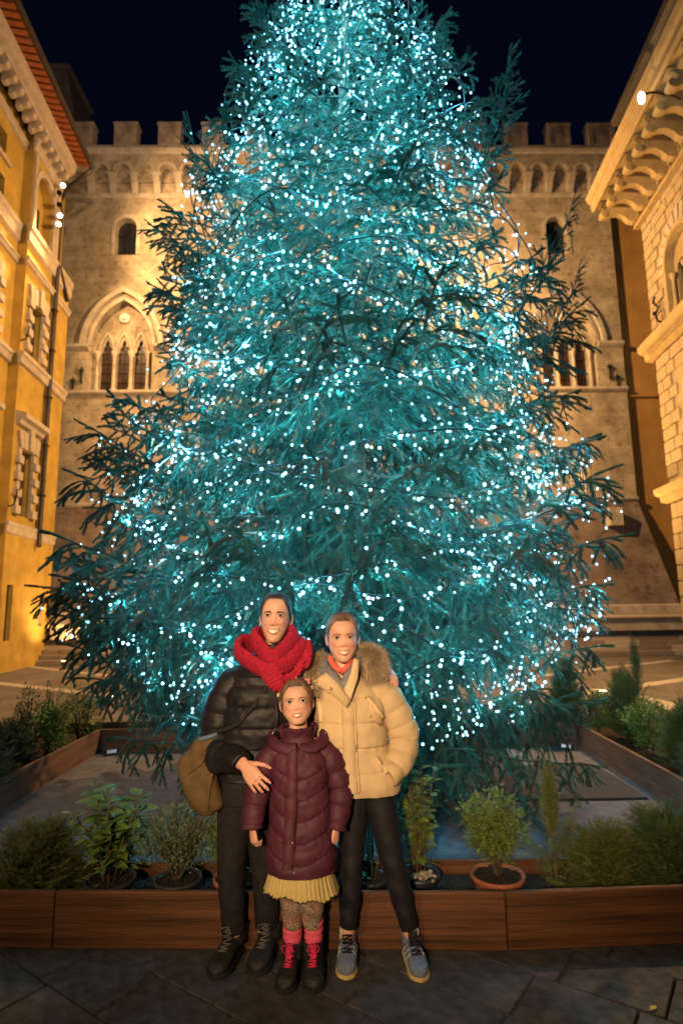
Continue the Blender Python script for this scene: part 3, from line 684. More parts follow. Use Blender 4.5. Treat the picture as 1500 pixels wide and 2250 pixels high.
split((2.60, 3.62), (2.70, 7.22), ((0, .27),), 'board_old', 1.8)                       # inner right
split((-3.6, 7.75), (3.4, 7.70), ((0, .26),), 'board_old', 2.4)                         # outer back
split((-3.62, 3.29), (-3.62, 7.75), ((0, .26),), 'board_old', 2.3)
split((3.34, 3.25), (3.42, 7.7), ((0, .26),), 'board_old', 2.3)
g = MB(); g.add([(-2.85, 3.7, .012), (2.6, 3.62, .012), (2.7, 7.2, .012), (-2.85, 7.23, .012)], [(0, 1, 2, 3)])
tag(g.build('gravel_floor', MT['gravel']), kind='structure')
g = MB()
for ring_ in ([(-3.6, 3.3, .13), (3.32, 3.25, .13), (2.6, 3.61, .13), (-2.86, 3.69, .13)], [(-3.6, 3.3, .13), (-2.87, 3.7, .13), (-2.87, 7.23, .13), (-3.6, 7.74, .13)],
              [(3.33, 3.26, .13), (3.41, 7.69, .13), (2.715, 7.2, .13), (2.615, 3.62, .13)], [(-3.6, 7.74, .13), (-2.84, 7.235, .13), (2.7, 7.195, .13), (3.41, 7.69, .13)]):
    g.add(ring_, [(0, 1, 2, 3)])
# clods of bark and soil on top
rng = random.Random(3)
for i in range(2600):
    if i < 1900: x, y = rng.uniform(-2.7, 2.6), 3.28+rng.random()*.32+(-.03*rng.random())
    else: 
        x = rng.choice((-3.2, 3.02))+rng.uniform(-.25, .25); y = rng.uniform(3.8, 7.3)
    r = rng.uniform(.006, .018); z = .132+r*.3
    p = [Vector((rng.uniform(-1, 1), rng.uniform(-1, 1), rng.uniform(-.2, 1))).normalized()*r+Vector((x, y, z)) for _ in range(4)]
    g.add(p, [(0, 1, 2), (0, 2, 3), (0, 3, 1), (1, 3, 2)])
tag(g.build('planting_soil', MT['soil']), kind='stuff')
# fallen needles and twigs on the gravel
g = MB()
for i in range(1500):
    x, y = rng.uniform(-2.7, 2.5), rng.uniform(3.8, 7.1); a = rng.random()*PI; l = rng.uniform(.012, .06); w = .0022
    c, s = math.cos(a), math.sin(a)
    g.add([(x-c*l-s*w, y-s*l+c*w, .017), (x-c*l+s*w, y-s*l-c*w, .017), (x+c*l, y+s*l, .019)], [(0, 1, 2)])
tag(g.build('fallen_needles', mat('dry_needle', (.05, .035, .02), .9, .3, 20, 0)), kind='stuff')
# rubber mats, cable and the small lit floodlights in the corners of the bed
for (x0, x1, lab) in ((1.28, 1.93, 'dark rubber mat on the gravel, the half nearer the tree'), (1.94, 2.52, 'dark rubber mat on the gravel, the half against the right board')):
    q = MB(); q.bbox(x0, x1, 5.25, 6.3, .014, .034, .006); o = q.build('rubber_mat', MT['rubber']); tag(o, lab, 'mat', 'rubber mats on the gravel')
q = MB(); pts = [(.55, 5.0, .025), (.8, 5.25, .022), (1.0, 5.42, .022), (1.15, 5.45, .022), (1.3, 5.52, .05), (1.42, 5.62, .05)]
q.tube(pts, .008, 6); tag(q.build('cable', MT['cable'], None, True), 'short white cable lying on the gravel beside the rubber mats', 'cable')
def small_flood(x, y, lab, aim):
    t = thing('ground_floodlight', lab, 'floodlight', (x, y, .014), aim, 'small floodlights in the corners of the gravel bed'); t.scale = (.6, .6, .6)
    q = MB(); q.bbox(-.10, .10, -.05, .04, .03, .11, .01); q.build('housing', MT['blackpot'], t)
    q = MB(); q.box(-.085, .085, -.056, -.053, .04, .10); q.build('lens', emit('flood_lens', (.35, .6, 1.0), .14) if 'flood_lens' not in bpy.data.materials else bpy.data.materials['flood_lens'], t)
    q = MB(); q.box(-.13, -.115, -.02, .01, 0, .08); q.box(.115, .13, -.02, .01, 0, .08); q.box(-.13, .13, -.02, .01, 0.001, .012); q.build('bracket', MT['iron'], t)
small_flood(-2.66, 7.08, 'small lit floodlight in the back left corner of the gravel bed', math.radians(35))
small_flood(2.50, 7.02, 'small lit floodlight in the back right corner of the gravel bed', math.radians(-35))
# ------------------------------------------------------------------ the great spruce
MT.update(
    bark=mat('spruce_bark', (.095, .065, .045), .9, .4, 14, .6, 40, .2),
    needle=mat('spruce_needle', (.030, .098, .070), .5, .55, 4.0, 0, 10, .35, col2=(.045, .165, .125)),
    needle_tip=mat('spruce_needle_dry', (.10, .095, .060), .6, .3, 6.0, 0, 10, .35),
    wire=mat('light_cable', (.008, .012, .012), .5, .2, 10, 0),
)
TX, TY = .10, 5.40
TREE = thing('christmas_tree', 'huge spruce christmas tree covered in blue white fairy lights', 'christmas tree', (TX, TY, 0))
def needles(q, a, b, n, ln, rng, flat=.55, wd=.0038):
    """n needles along a twig from a to b, as thin triangles"""
    t = (b-a)
    L = t.length
    if L < 1e-5: return
    t = t/L; u = t.cross(Vector((0, 0, 1)))
    u = u.normalized() if u.length > 1e-3 else Vector((1, 0, 0)); w = u.cross(t)
    for i in range(n):
        p = a+t*(L*rng.random()); an = rng.random()*2*PI
        d = u*math.cos(an)+w*(math.sin(an)*flat+.25)
        d = (d*.85+t*rng.uniform(.45, .8)).normalized()*ln*rng.uniform(.75, 1.15)
        s = d.cross(t)
        s = s.normalized()*wd if s.length > 1e-6 else u*wd
        q.add([p-s, p+s, p+d], [(0, 1, 2)])
def branch_mesh(L, seed, dens=620, droop=.25, hang=.5, needle_ln=.0215, bare=.12):
    """a spruce limb along +x: an arched main stem, side shoots in a drooping fan, each with its own small shoots"""
    rng = random.Random(seed); q = MB()
    def P(s): x = s*L; return Vector((x*(1-.06*s), .05*L*math.sin(s*5+seed)*s, -droop*L*s*(1-.75*s)*1.5+.06*L*s**3))
    K = 9; ms = [P(i/K) for i in range(K+1)]
    q.mi = 0; q.tube(ms, [max(.0035, .0125*L**.5*(1-i/K)+.003) for i in range(K+1)], 5)
    def shoot(a, d, l, lev, hg):
        n = 4 if lev == 1 else 2; pts = [a]; dd = d.copy()
        for i in range(n):
            dd = (dd+Vector((rng.uniform(-.12, .12), rng.uniform(-.12, .12), -hg*(.35 if lev == 1 else .25)+rng.uniform(-.08, .08)))).normalized()
            pts.append(pts[-1]+dd*(l/n))
        q.mi = 0; q.tube(pts, [.0032 if lev == 1 else .002]*n+[.0014], 3, False)
        q.mi = 2 if rng.random() < .12 else 1
        for i in range(n): needles(q, pts[i], pts[i+1], int(dens*(l/n)*(1.25 if lev == 2 else 1)), needle_ln, rng)
        if lev == 1:
            k = int(l/.09)
            for i in range(1, k+1):
                f = i/(k+1.)*n; j = min(int(f), n-1); p = pts[j].lerp(pts[j+1], f-j); t = (pts[j+1]-pts[j]).normalized()
                side = t.cross(Vector((0, 0, 1)))
                side = side.normalized() if side.length > 1e-3 else Vector((0, 1, 0))
                s = 1 if i % 2 else -1
                shoot(p, (t*.75+side*s*.75+Vector((0, 0, rng.uniform(-.25, .15)))).normalized(), rng.uniform(.7, 1.15)*min(.19, .06+.55*(1-f/n)*l), 2, hg*1.2)
    # needles on the outer part of the main stem
    for i in range(K):
        if (i+.5)/K > .3: q.mi = 1; needles(q, ms[i], ms[i+1], int(dens*L/K), needle_ln, rng)
    n = int(L/.10)
    for i in range(n):
        s = bare+(1-bare)*(i+rng.random()*.7)/n; p = P(s); t = (P(min(1, s+.03))-P(s-.03)).normalized()
        side = t.cross(Vector((0, 0, 1))).normalized(); sg = 1 if i % 2 else -1
        l = L*.41*min(1, (1.30-s)*1.15)*min(1, .45+s*1.6)*rng.uniform(.65, 1.15)
        d = (t*rng.uniform(.45, .8)+side*sg*rng.uniform(.7, 1)+Vector((0, 0, rng.uniform(-.2, .3)))).normalized()
        shoot(p, d, max(.07, min(l, .62)), 1, hang*rng.uniform(.5, 1.3))
    shoot(P(1), (P(1)-P(.95)).normalized(), .13+.03*L, 1, .1)
    for sg in (-1, 1): t = (P(1)-P(.95)).normalized(); shoot(P(.985), (t*.8+t.cross(Vector((0, 0, 1))).normalized()*sg*.7).normalized(), .12+.05*L, 1, hang*.8)
    return q.mesh('branch', [MT['bark'], MT['needle'], MT['needle_tip']])
BM = {}
for L in (.45, .8, 1.2, 1.65, 2.1):
    for k in range(3 if L > .5 else 2):
        BM[(L, k)] = branch_mesh(L, int(L*100)+k*7, 1350 if L > 1 else 1400, .20+.06*k, .85+.28*k)
HANG = [branch_mesh(1.3, 901+k, 1350, .5, 1.0) for k in range(2)]
# trunk
q = MB(); q.tube([(0, 0, 0), (0, 0, .4), (.02, 0, 2), (0, .03, 4), (-.02, 0, 6), (0, 0, 8), (0, 0, 9.9)], [.17, .15, .13, .10, .07, .04, .01], 12); q.build('trunk', MT['bark'], TREE, True)
PROF = [(.55, 1.45), (.85, 1.85), (1.3, 2.10), (1.9, 2.24), (2.6, 2.16), (3.4, 2.06), (4.2, 1.92), (5.0, 1.74), (5.8, 1.50), (6.5, 1.24), (7.2, 1.0), (8.0, .74), (8.8, .45), (9.5, .2), (9.9, .06)]
def radius(z, a=None):
    r = PROF[0][1]
    for (z0, r0), (z1, r1) in zip(PROF, PROF[1:]):
        if z0 <= z <= z1: r = r0+(r1-r0)*(z-z0)/(z1-z0); break
        if z > z1: r = r1
    if a is not None:
        c = math.cos(a)
        if z < 2.6: r *= 1+.10*max(0, -c)*(2.6-z)/2.0-.06*max(0, c)*(2.6-z)/2.0
        r *= 1+.05*math.sin(3*a+z*1.7)+.04*math.sin(7*a-z*2.9)
    return r
for k_ in ('needle', 'needle_tip'):
    nt = MT[k_].node_tree; b = nt.nodes['Principled BSDF']; tl_ = nt.nodes.new('ShaderNodeBsdfTranslucent'); mx = nt.nodes.new('ShaderNodeMixShader'); mx.inputs[0].default_value = .35
    nt.links.new(b.inputs['Base Color'].links[0].from_socket, tl_.inputs[0]); nt.links.new(b.outputs[0], mx.inputs[1]); nt.links.new(tl_.outputs[0], mx.inputs[2]); nt.links.new(mx.outputs[0], nt.nodes['Material Output'].inputs[0])
rng = random.Random(77)
keys = sorted({k[0] for k in BM})
def add_branch(z, a, L, pitch, roll=0., mesh=None, off=.0):
    if mesh is None:
        kl = min(keys, key=lambda k: abs(k-L)); mesh = BM[(kl, rng.randrange(3 if kl > .5 else 2))]
    else: kl = 1.3
    s = L/kl
    o = link('branch', mesh, TREE)
    M_ = Matrix.Translation((off*math.cos(a), off*math.sin(a), z)) @ Matrix.Rotation(a, 4, 'Z') @ Matrix.Rotation(-pitch, 4, 'Y') @ Matrix.Rotation(roll, 4, 'X') @ Matrix.Diagonal((s, s*rng.uniform(.9, 1.15), s*rng.uniform(.9, 1.1), 1))
    o.matrix_basis = M_
    return o
NB = 0
z = 1.0; a0 = 0.
while z < 9.7:
    R = radius(z); n = max(3, int(2*PI*R/(.80 if z < 2.7 else 1.02 if z < 6 else .88)))
    for i in range(n):
        a = a0+2*PI*(i+rng.uniform(-.3, .3))/n
        zz = z+rng.uniform(-.15, .15); L = radius(zz, a)*rng.uniform(.86, 1.08)
        # pitch: lower limbs sag, upper limbs rise
        p = math.radians(-6+3.4*(zz-1.0)+rng.uniform(-9, 9))
        if math.sin(a) < -.55 and zz < 2.0: L = min(L, 1.78); p += .1       # keep clear of the family in front
        add_branch(zz, a, L/math.cos(min(p, .6))*.97, p, rng.uniform(-.3, .3)); NB += 1
    a0 += 1.1; z += .385 if z < 6 else .33
# low drooping limbs
for i in range(13):
    a = 2*PI*(i+rng.uniform(-.3, .3))/13
    L = 1.55+rng.uniform(-.2, .2)
    if math.sin(a) < -.5: L = 1.25
    add_branch(.98+rng.uniform(-.12, .1), a, L, math.radians(-12+rng.uniform(-8, 4)), 0, HANG[i % 2]); NB += 1
def reach(px, py, Y, z0, mesh=None, up=0.):
    """a single limb whose tip reaches the world point at a photo pixel and depth"""
    global NB
    T = at(px, py, Y)-Vector((TX, TY, 0)); a = math.atan2(T.y, T.x); h = math.hypot(T.x, T.y)
    p = math.atan2(T.z-z0, h)+up
    add_branch(z0, a, math.hypot(h, T.z-z0)*(.97 if mesh is None else 1.12), p, 0, mesh); NB += 1
    if mesh is None and Y > 5.15:                                    # a second spray thickens the bough
        add_branch(z0-.05, a+.03, math.hypot(h, T.z-z0)*.88, p-.04, 1.0); NB += 1
# limbs that stick out of the outline, as in the photograph
reach(85, 1290, 5.3, 1.9); reach(120, 1240, 5.5, 2.0); reach(125, 1340, 5.2, 1.6); reach(150, 1010, 5.5, 2.5)
reach(190, 930, 5.5, 2.8); reach(320, 700, 5.6, 3.4, None, .15); reach(335, 500, 5.6, 4.9); reach(330, 610, 5.5, 4.4)
reach(1330, 940, 5.5, 3.4); reach(1290, 850, 5.6, 3.5); reach(1270, 1250, 5.5, 1.9); reach(1310, 690, 5.6, 3.6, None, .1)
reach(130, 1390, 5.0, 1.35); reach(560, 20, 5.4, 7.0); reach(985, 10, 5.4, 7.0)
reach(355, 1740, 4.75, 1.05, HANG[0], -.0); reach(1060, 1720, 4.6, 1.15, HANG[1], 0); reach(1150, 1690, 4.7, 1.2, HANG[0], 0); reach(960, 1660, 4.5, 1.1, HANG[1]); reach(1190, 1480, 4.9, 1.4, HANG[0])
# upright leaders at the edge of the crown
for (px, py, pb, Y) in ((1120, 105, 400, 5.3), (415, 260, 480, 5.5), (1270, 590, 760, 5.4), (1258, 440, 600, 5.5)):
    A, B = at(px+95*(1 if px < 750 else -1), pb+40, Y), at(px, py, Y); A -= Vector((TX, TY, 0)); B -= Vector((TX, TY, 0))
    d = B-A; L = d.length
    for k in range(2 if L < 1.3 else 3):
        kl = min(keys, key=lambda q_: abs(q_-L*(1-.22*k))); s = L*(1-.22*k)/kl
        o = link('branch', BM[(kl, k % (3 if kl > .5 else 2))], TREE)
        o.matrix_basis = Matrix.Translation(A+Vector((.04*k, -.03*k, 0))) @ d.to_track_quat('X', 'Z').to_matrix().to_4x4() @ Matrix.Rotation(2.1*k, 4, 'X') @ Matrix.Diagonal((s, s*.5, s*.5, 1)); NB += 1

# ------------------------------------------------------------------ fairy lights: one cable wound round the crown, its bulbs in the needles
LED = emit('fairy_light', (.34, .74, 1.0), LEDPOW); LEDS = [LED, emit('fairy_light_dim', (.30, .70, 1.0), LEDPOW*.5), emit('fairy_light_bright', (.40, .80, 1.0), LEDPOW*1.7)]
SL = thing('string_lights', 'blue white fairy lights on dark cable wound round the spruce', 'string lights', (TX, TY, 0))
rng = random.Random(21)
path = []; bulbs = []
zz = 1.05; a = 0.0
while zz < 9.6:
    r = radius(zz, a)
    st_ = .07
    a += st_/max(r, .25); zz += .235*st_/(2*PI*max(r, .25))*(1.0 if zz < 6 else .85)
    dp = noise.noise((a*1.9, zz*2.3, 3.1))
    rr = r*(.84+.17*dp)
    if math.sin(a) < -.55 and zz < 2.0: rr = min(rr, 1.70)
    p = Vector((rr*math.cos(a), rr*math.sin(a), zz+.10*math.sin(a*6.3+zz)+.22*noise.noise((a*2.1, zz*1.3, 7.7))))
    path.append(p)
    if rng.random() < (.93 if abs(math.cos(a)) < .8 else .55): bulbs.append(p+Vector((rng.uniform(-.06, .06), rng.uniform(-.06, .06), rng.uniform(-.07, .02))))
# more loops deeper in the crown, on the flanks, at the top and low down at the front
for i in range(300):
    z_ = 1.1+6.3*rng.random(); sd = rng.choice((-1, 1)); a_ = (0 if sd > 0 else PI)+rng.uniform(-.8, .8); r = radius(z_, a_)*rng.uniform(.66, .98)
    bulbs.append(Vector((r*math.cos(a_), r*math.sin(a_), z_)))
for i in range(700):
    z_ = 1.0+7.0*rng.random(); a_ = rng.uniform(PI, 2*PI); r = radius(z_, a_)*rng.uniform(.45, .8); bulbs.append(Vector((r*math.cos(a_), r*math.sin(a_), z_)))
for i in range(150):
    z_ = 5.6+3.0*rng.random(); a_ = rng.uniform(PI, 2*PI); r = radius(z_, a_)*rng.uniform(.75, 1.0); bulbs.append(Vector((r*math.cos(a_), r*math.sin(a_), z_)))
for i in range(150):
    z_ = rng.uniform(1.2, 3.3); sd = rng.choice((-1, 1)); a_ = (0 if sd > 0 else PI)+rng.uniform(-.6, .5); r = radius(z_, a_)*(rng.uniform(.86, .97) if sd > 0 else rng.uniform(.88, 1.02)); bulbs.append(Vector((r*math.cos(a_), r*math.sin(a_), z_-.06)))
for i in range(330):
    z_ = rng.uniform(.62, 1.15); a_ = rng.uniform(PI*.95, 2.05*PI); r = radius(z_, a_)*rng.uniform(.55, .86); bulbs.append(Vector((r*math.cos(a_), r*math.sin(a_), z_)))
cb = MB()
for i in range(0, len(path)-24, 24): cb.tube(path[i:i+25], .0055, 4, False)
cb.build('cable', MT['wire'], SL)
bq = MB(); bq.sphere((0, 0, 0), .0115, 10, 7); bmes = [bq.mesh('bulb', m_) for m_ in LEDS]
eye = Vector((-TX, -TY, CAM_H))
front = sorted(range(len(bulbs)), key=lambda i: (bulbs[i]-eye).length+ (0 if (bulbs[i].z < 8.2) else 50))
near = set(front[:300])
for i in front[:300]: k_ = rng.uniform(.6, 1.05); link('bulb', bmes[rng.choice((0, 0, 1, 1, 2))], SL, bulbs[i], None, (k_, k_, k_))
rest = MB()
for i, p in enumerate(bulbs):
    if i not in near:
        r = .0115*rng.uniform(.6, 1.05)
        rest.mi = rng.choice((0, 0, 1, 1, 2)); rest.sphere(p, r, 6, 4)
rest.build('more_bulbs', LEDS, SL, True, None, None, 'stuff')
# the light the bulbs throw: one small lamp per few bulbs, at a bulb
rng = random.Random(9); ld = []
for e in (.5, 1.0, 1.9):
    d = bpy.data.lights.new('fairy_light', 'SPOT'); d.energy = LEDWATT*e; d.color = (.13, .66, .94); d.shadow_soft_size = .0; d.spot_size = math.radians(178); d.spot_blend = 1.0
    d.cycles.use_multiple_importance_sampling = False; ld.append(d)
lo = []
for d in ld: d = d.copy(); d.energy *= 1.5; lo.append(d)
for i, p in enumerate(bulbs):
    if i % 5 == 0 and p.z > .95 and not (p.y > .9 and rng.random() < .6):
        o = bpy.data.objects.new('fairy_light', rng.choice(ld if p.z > 4.6 else lo)); COL.objects.link(o); o.parent = SL; h_ = Vector((p.x, p.y, 0)).normalized(); o.location = p+h_*rng.uniform(-.05, .06)+Vector((0, 0, -.016))
        v = Vector((-p.x, -p.y, 0)).normalized()+Vector((rng.gauss(0, .45), rng.gauss(0, .45), rng.gauss(.1, .5)))       # the caps point into the crown
        o.rotation_euler = v.to_track_quat('-Z', 'Y').to_euler()
print('branches', NB, 'bulbs', len(bulbs), 'tris', {k: len(v.polygons) for k, v in BM.items()})
# ------------------------------------------------------------------ potted shrubs and conifers in the planter
MT.update(
    leaf_big=mat('hydrangea_leaf', (0.084, 0.161, 0.035), .45, .3, 14, .25, 40, .45, col2=(0.154, 0.238, 0.049)),
    leaf_gloss=mat('euonymus_leaf', (0.105, 0.175, 0.031), .38, .3, 16, .1, 40, .5, col2=(0.224, 0.266, 0.049)),
    leaf_box=mat('box_leaf', (0.077, 0.133, 0.031), .5, .35, 18, 0, 10, .4, col2=(0.154, 0.210, 0.045)),
    leaf_fine=mat('fine_leaf', (0.119, 0.161, 0.077), .55, .3, 20, 0, 10, .35),
    conifer=mat('conifer_spray', (0.063, 0.119, 0.042), .6, .35, 12, 0, 10, .3, col2=(0.119, 0.182, 0.056)),
    conifer_gold=mat('golden_conifer_spray', (0.081, 0.119, 0.031), .6, .35, 12, 0, 10, .3, col2=(0.154, 0.175, 0.049)),
    juniper=mat('juniper_spray', (0.045, 0.084, 0.050), .65, .35, 12, 0, 10, .3),
    leaf_fresh=mat('fresh_green_leaf', (0.070, 0.175, 0.039), .5, .3, 15, 0, 10, .4, col2=(0.126, 0.252, 0.056)),
    stem=mat('shrub_stem', (0.098, 0.067, 0.042), .85, .3, 20, .2),
)
def leaf_quad(q, p, d, nrm, l, w, fold=.25):
    d = d.normalized(); s = d.cross(nrm)
    s = s.normalized() if s.length > 1e-5 else d.orthogonal().normalized(); n = s.cross(d)
    a, b = p+d*l*.45, p+d*l
    q.add([p, a+s*w*.5+n*w*fold, a, a-s*w*.5+n*w*fold, b-n*l*.08], [(0, 2, 1), (0, 3, 2), (2, 4, 1), (2, 3, 4)])
def leaf_mesh(name, m, l, w):
    q = MB(); prof = [(0, .02), (.18, .55), (.42, 1.0), (.68, .78), (.88, .36), (1, .02)]; rows = []
    for t, k in prof:
        rows.append([Vector((t*l, s*w*.5*k, abs(s)*w*.16*k-.18*l*t*t)) for s in (-1, -.45, 0, .45, 1)])
    n = 5; vs = [p for r in rows for p in r]; fs = [(i*n+j, i*n+j+1, (i+1)*n+j+1, (i+1)*n+j) for i in range(len(rows)-1) for j in range(n-1)]
    q.add(vs, fs); return q.mesh(name, m, True)
def pot(P, r, h, m, z=0.02):
    q = MB(); q.lathe([(r*.74, z), (r*.95, z+h*.82), (r*.96, z+h*.83), (r*1.06, z+h*.84), (r*1.06, z+h), (r*.97, z+h), (r*.93, z+h*.9)], (0, 0, 0), 26, 'z', False); q.build('pot', MT[m], P, True)
    q = MB(); q.lathe([(r*.94, z+h*.88), (r*.5, z+h*.93), (.001, z+h*.94)], (0, 0, 0), 20, 'z', False)
    rng = random.Random(int(r*1e4))
    for i in range(120):
        a, k = rng.random()*2*PI, r*.9*rng.random()**.5; c = Vector((k*math.cos(a), k*math.sin(a), z+h*.92)); s = rng.uniform(.004, .012)
        q.sphere(c, s, 5, 4)
    q.build('pot_soil', MT['soil'], P)
def plant(name, lab, x, y, z0=.052, group='potted shrubs along the planter'):
    return thing(name, lab, 'shrub' if 'conifer' not in name and 'juniper' not in name else 'conifer', (x, y, z0), 0, group)
def hydrangea(P, H, W_, n, seed, lsz=.075, mt='leaf_big', nstem=9, z=.14):
    rng = random.Random(seed); st = MB(); me = [leaf_mesh('leaf', MT[mt], lsz*k, lsz*.62*k) for k in (.75, 1.0, 1.2)]
    k = 0
    for i in range(nstem):
        a = 2*PI*i/nstem+rng.uniform(-.4, .4); top = Vector((W_*math.cos(a)*rng.uniform(.25, 1), W_*.7*math.sin(a)*rng.uniform(.3, 1), H*rng.uniform(.6, 1.05))); b = Vector((.03*math.cos(a), .03*math.sin(a), z))
        mid = b.lerp(top, .5)+Vector((0, 0, .06)); st.tube([b, mid, top], [.006, .0045, .003], 5)
        m_ = n//nstem
        for j in range(m_):
            t = .18+.82*(j+.5)/m_; p = b.lerp(mid, t*2) if t < .5 else mid.lerp(top, t*2-1)
            an = j*2.4+i; up = .15+.5*t; d = Vector((math.cos(an), math.sin(an), up-.25))
            q_ = d.to_track_quat('X', 'Z').to_matrix().to_4x4()
            o = link('leaf', me[rng.randrange(3) if t < .9 else 0], P); o.matrix_basis = Matrix.Translation(p+d*.012) @ q_ @ Matrix.Rotation(rng.uniform(-.5, .5), 4, 'X') @ Matrix.Scale(rng.uniform(.75, 1.1), 4); k += 1
    st.build('stem', MT['stem'], P, True)
def bush(P, H, rx, n, seed, mt, ls=(.022, .013), ball=None, stems=9, z=.14, ry=None, up=.4, dens_core=.35):
    """a shrub of many small leaves on branching stems"""
    rng = random.Random(seed); st = MB(); q = MB(); ry = ry or rx
    cz = ball if ball else (z+H)/2
    for i in range(stems):
        a = rng.random()*2*PI; k = rng.uniform(.3, .9); top = Vector((rx*k*math.cos(a), ry*k*math.sin(a), H*rng.uniform(.6, .98) if not ball else cz+(H-cz)*rng.uniform(-.3, .8)))
        b = Vector((rng.uniform(-.015, .015), rng.uniform(-.015, .015), z)); m1 = b.lerp(top, .45)+Vector((0, 0, .04*H)); st.tube([b, m1, top], [.006, .004, .0018], 5)
        for j in range(3): e = m1.lerp(top, rng.random())+Vector((rng.gauss(0, rx*.25), rng.gauss(0, ry*.25), rng.uniform(.0, .25)*H)); st.tube([m1, e], [.003, .0014], 4)
    cl = [(Vector((rng.gauss(0, 1), rng.gauss(0, 1), rng.gauss(0, 1))).normalized(), rng.uniform(dens_core, 1)) for _ in range(max(12, n//26))]
    for i in range(n):
        d, k = cl[i % len(cl)]; v = (d*k+Vector((rng.gauss(0, .13), rng.gauss(0, .13), rng.gauss(0, .13))))
        hz = (H-z)/2 if not ball else H-cz; p = Vector((v.x*rx, v.y*ry, cz+v.z*hz))
        if p.z < z+.02: continue
        leaf_quad(q, p, Vector((v.x+rng.gauss(0, .5), v.y+rng.gauss(0, .5), up+rng.gauss(0, .5))), Vector((rng.gauss(0, .4), rng.gauss(0, .4), 1)), ls[0]*rng.uniform(.7, 1.2), ls[1]*rng.uniform(.7, 1.2))
    st.build('stem', MT['stem'], P, True); q.build('foliage', MT[mt], P, False, None, None, 'stuff')
def conifer(P, H, rx, n, seed, mt, z=.02, lean=(0, 0), spread=.9, top=None, ry=None, low=.05, droop=0., pw=.65):
    """a feathery conifer: limbs rising from a stem, with flat scaly sprays"""
    rng = random.Random(seed); st = MB(); q = MB(); ry = ry or rx
    ax = lambda t: Vector((lean[0]*t, lean[1]*t, z+(H-z)*t))
    st.tube([ax(i/6) for i in range(7)], [.009*(1-i/7)+.002 for i in range(7)], 5)
    for i in range(int(n*2.6)):
        t = low+(1-low)*rng.random()**.9; a = rng.random()*2*PI; k = (1-t)**pw*rng.uniform(.55, 1.1)+.05
        if top and t > top: k *= .35
        b = ax(t*.85); d = Vector((rx*k*math.cos(a), ry*k*math.sin(a), (H*.34)*(1-droop*(1-t))*rng.uniform(.3, 1.3)))
        L = d.length; e = b+d; mid = b+d*.5+Vector((0, 0, -.02*L)); st.tube([b, mid, e], [.003, .002, .001], 3, False)
        m_ = int(L/.009)+6; side = d.cross(Vector((rng.gauss(0, .5), rng.gauss(0, .5), 1))).normalized(); dn = d.normalized()
        for j in range(m_):
            f = .15+.85*(j+rng.random())/m_; p = b.lerp(mid, f*2) if f < .5 else mid.lerp(e, f*2-1); s = 1 if j % 2 else -1; ll = min(.075, (.028+.065*(1-f))*min(1, L*5)); dd = (dn*.8+side*s*.7+Vector((0, 0, rng.uniform(-.25, .3)))).normalized()
            w = dd.cross(Vector((rng.gauss(0, 1), rng.gauss(0, 1), 1))).normalized()*.0022
            q.add([p-w, p+w, p+dd*ll], [(0, 1, 2)])
            for c in range(3):
                pp = p+dd*ll*(.25+.25*c); d3 = (dd*.8+side.cross(dd)*rng.choice((-1, 1))*.15+dn*.5*rng.choice((-1, 1))+Vector((0, 0, rng.uniform(-.3, .3)))).normalized()*ll*.5
                q.add([pp-w*.8, pp+w*.8, pp+d3], [(0, 1, 2)])
    st.build('stem', MT['stem'], P, True); q.build('foliage', MT[mt], P, False, None, None, 'stuff')
def gp(px, py, z=.26): p = gnd(px, py, z); return p.x, p.y
FY = 3.43
# front row, left to right
P = plant('spreading_juniper', 'low dark spreading juniper at the left end of the front planter', -1.66, FY+.02); conifer(P, .40, .38, 130, 1, 'conifer_gold', .0, (0, 0), 1, None, .2, .02, .2, .28)
P = plant('hydrangea', 'broad-leaved green shrub in a black pot, left front of the planter', -1.26, FY); pot(P, .125, .15, 'blackpot'); hydrangea(P, .64, .22, 280, 2, .095, 'leaf_big', 14)
P = plant('wispy_shrub', 'wispy fine-twigged shrub with tiny leaves in a black pot', -.90, FY); pot(P, .12, .15, 'blackpot'); bush(P, .52, .22, 4200, 3, 'leaf_fine', (.017, .012), .36, 34, .15, .17, .5, .4)
P = plant('box_shrub', 'small-leaved bushy shrub in a terracotta pot left of the woman', -.59, FY); pot(P, .115, .15, 'terracotta'); bush(P, .55, .155, 3800, 4, 'leaf_box', (.026, .018), .38, 9, .14, None, .4, .15)
P = plant('box_shrub', 'leafy shrub glimpsed between the woman\'s legs', -.30, FY+.02); pot(P, .10, .14, 'terracotta'); bush(P, .42, .12, 1300, 5, 'leaf_box', (.022, .013), None, 8, .14)
P = plant('glossy_shrub', 'sparse glossy-leaved shrub seen between the teenage girl\'s legs', .12, FY+.03); pot(P, .10, .13, 'blackpot'); hydrangea(P, .52, .11, 60, 6, .042, 'leaf_gloss', 7, .12)
P = plant('glossy_shrub', 'upright glossy-leaved evergreen shrub right of the teenage girl', .385, FY+.02); pot(P, .11, .15, 'blackpot'); hydrangea(P, .74, .135, 286, 7, .068, 'leaf_gloss', 13, .12)
q = MB()
rng = random.Random(3)
for i in range(16): q.sphere((rng.uniform(-.08, .08), rng.uniform(-.10, -.04), .16+rng.uniform(0, .03)), rng.uniform(.010, .018), 7, 5, (1, 1, .7))
q.build('pebbles', MT['strip'], P, True, None, None, 'stuff')
P = plant('sprout', 'single sprig of round bright leaves between the teenage girl\'s shins', .075, 3.33, .13); hydrangea(P, .13, .04, 9, 8, .045, 'leaf_fresh', 3, .0)
P = plant('box_shrub', 'round clipped bush in a terracotta pot, right of the glossy shrub', .80, FY-.01); pot(P, .135, .15, 'terracotta'); bush(P, .56, .17, 5200, 9, 'leaf_box', (.026, .018), .40, 9, .14, None, .4, .15)
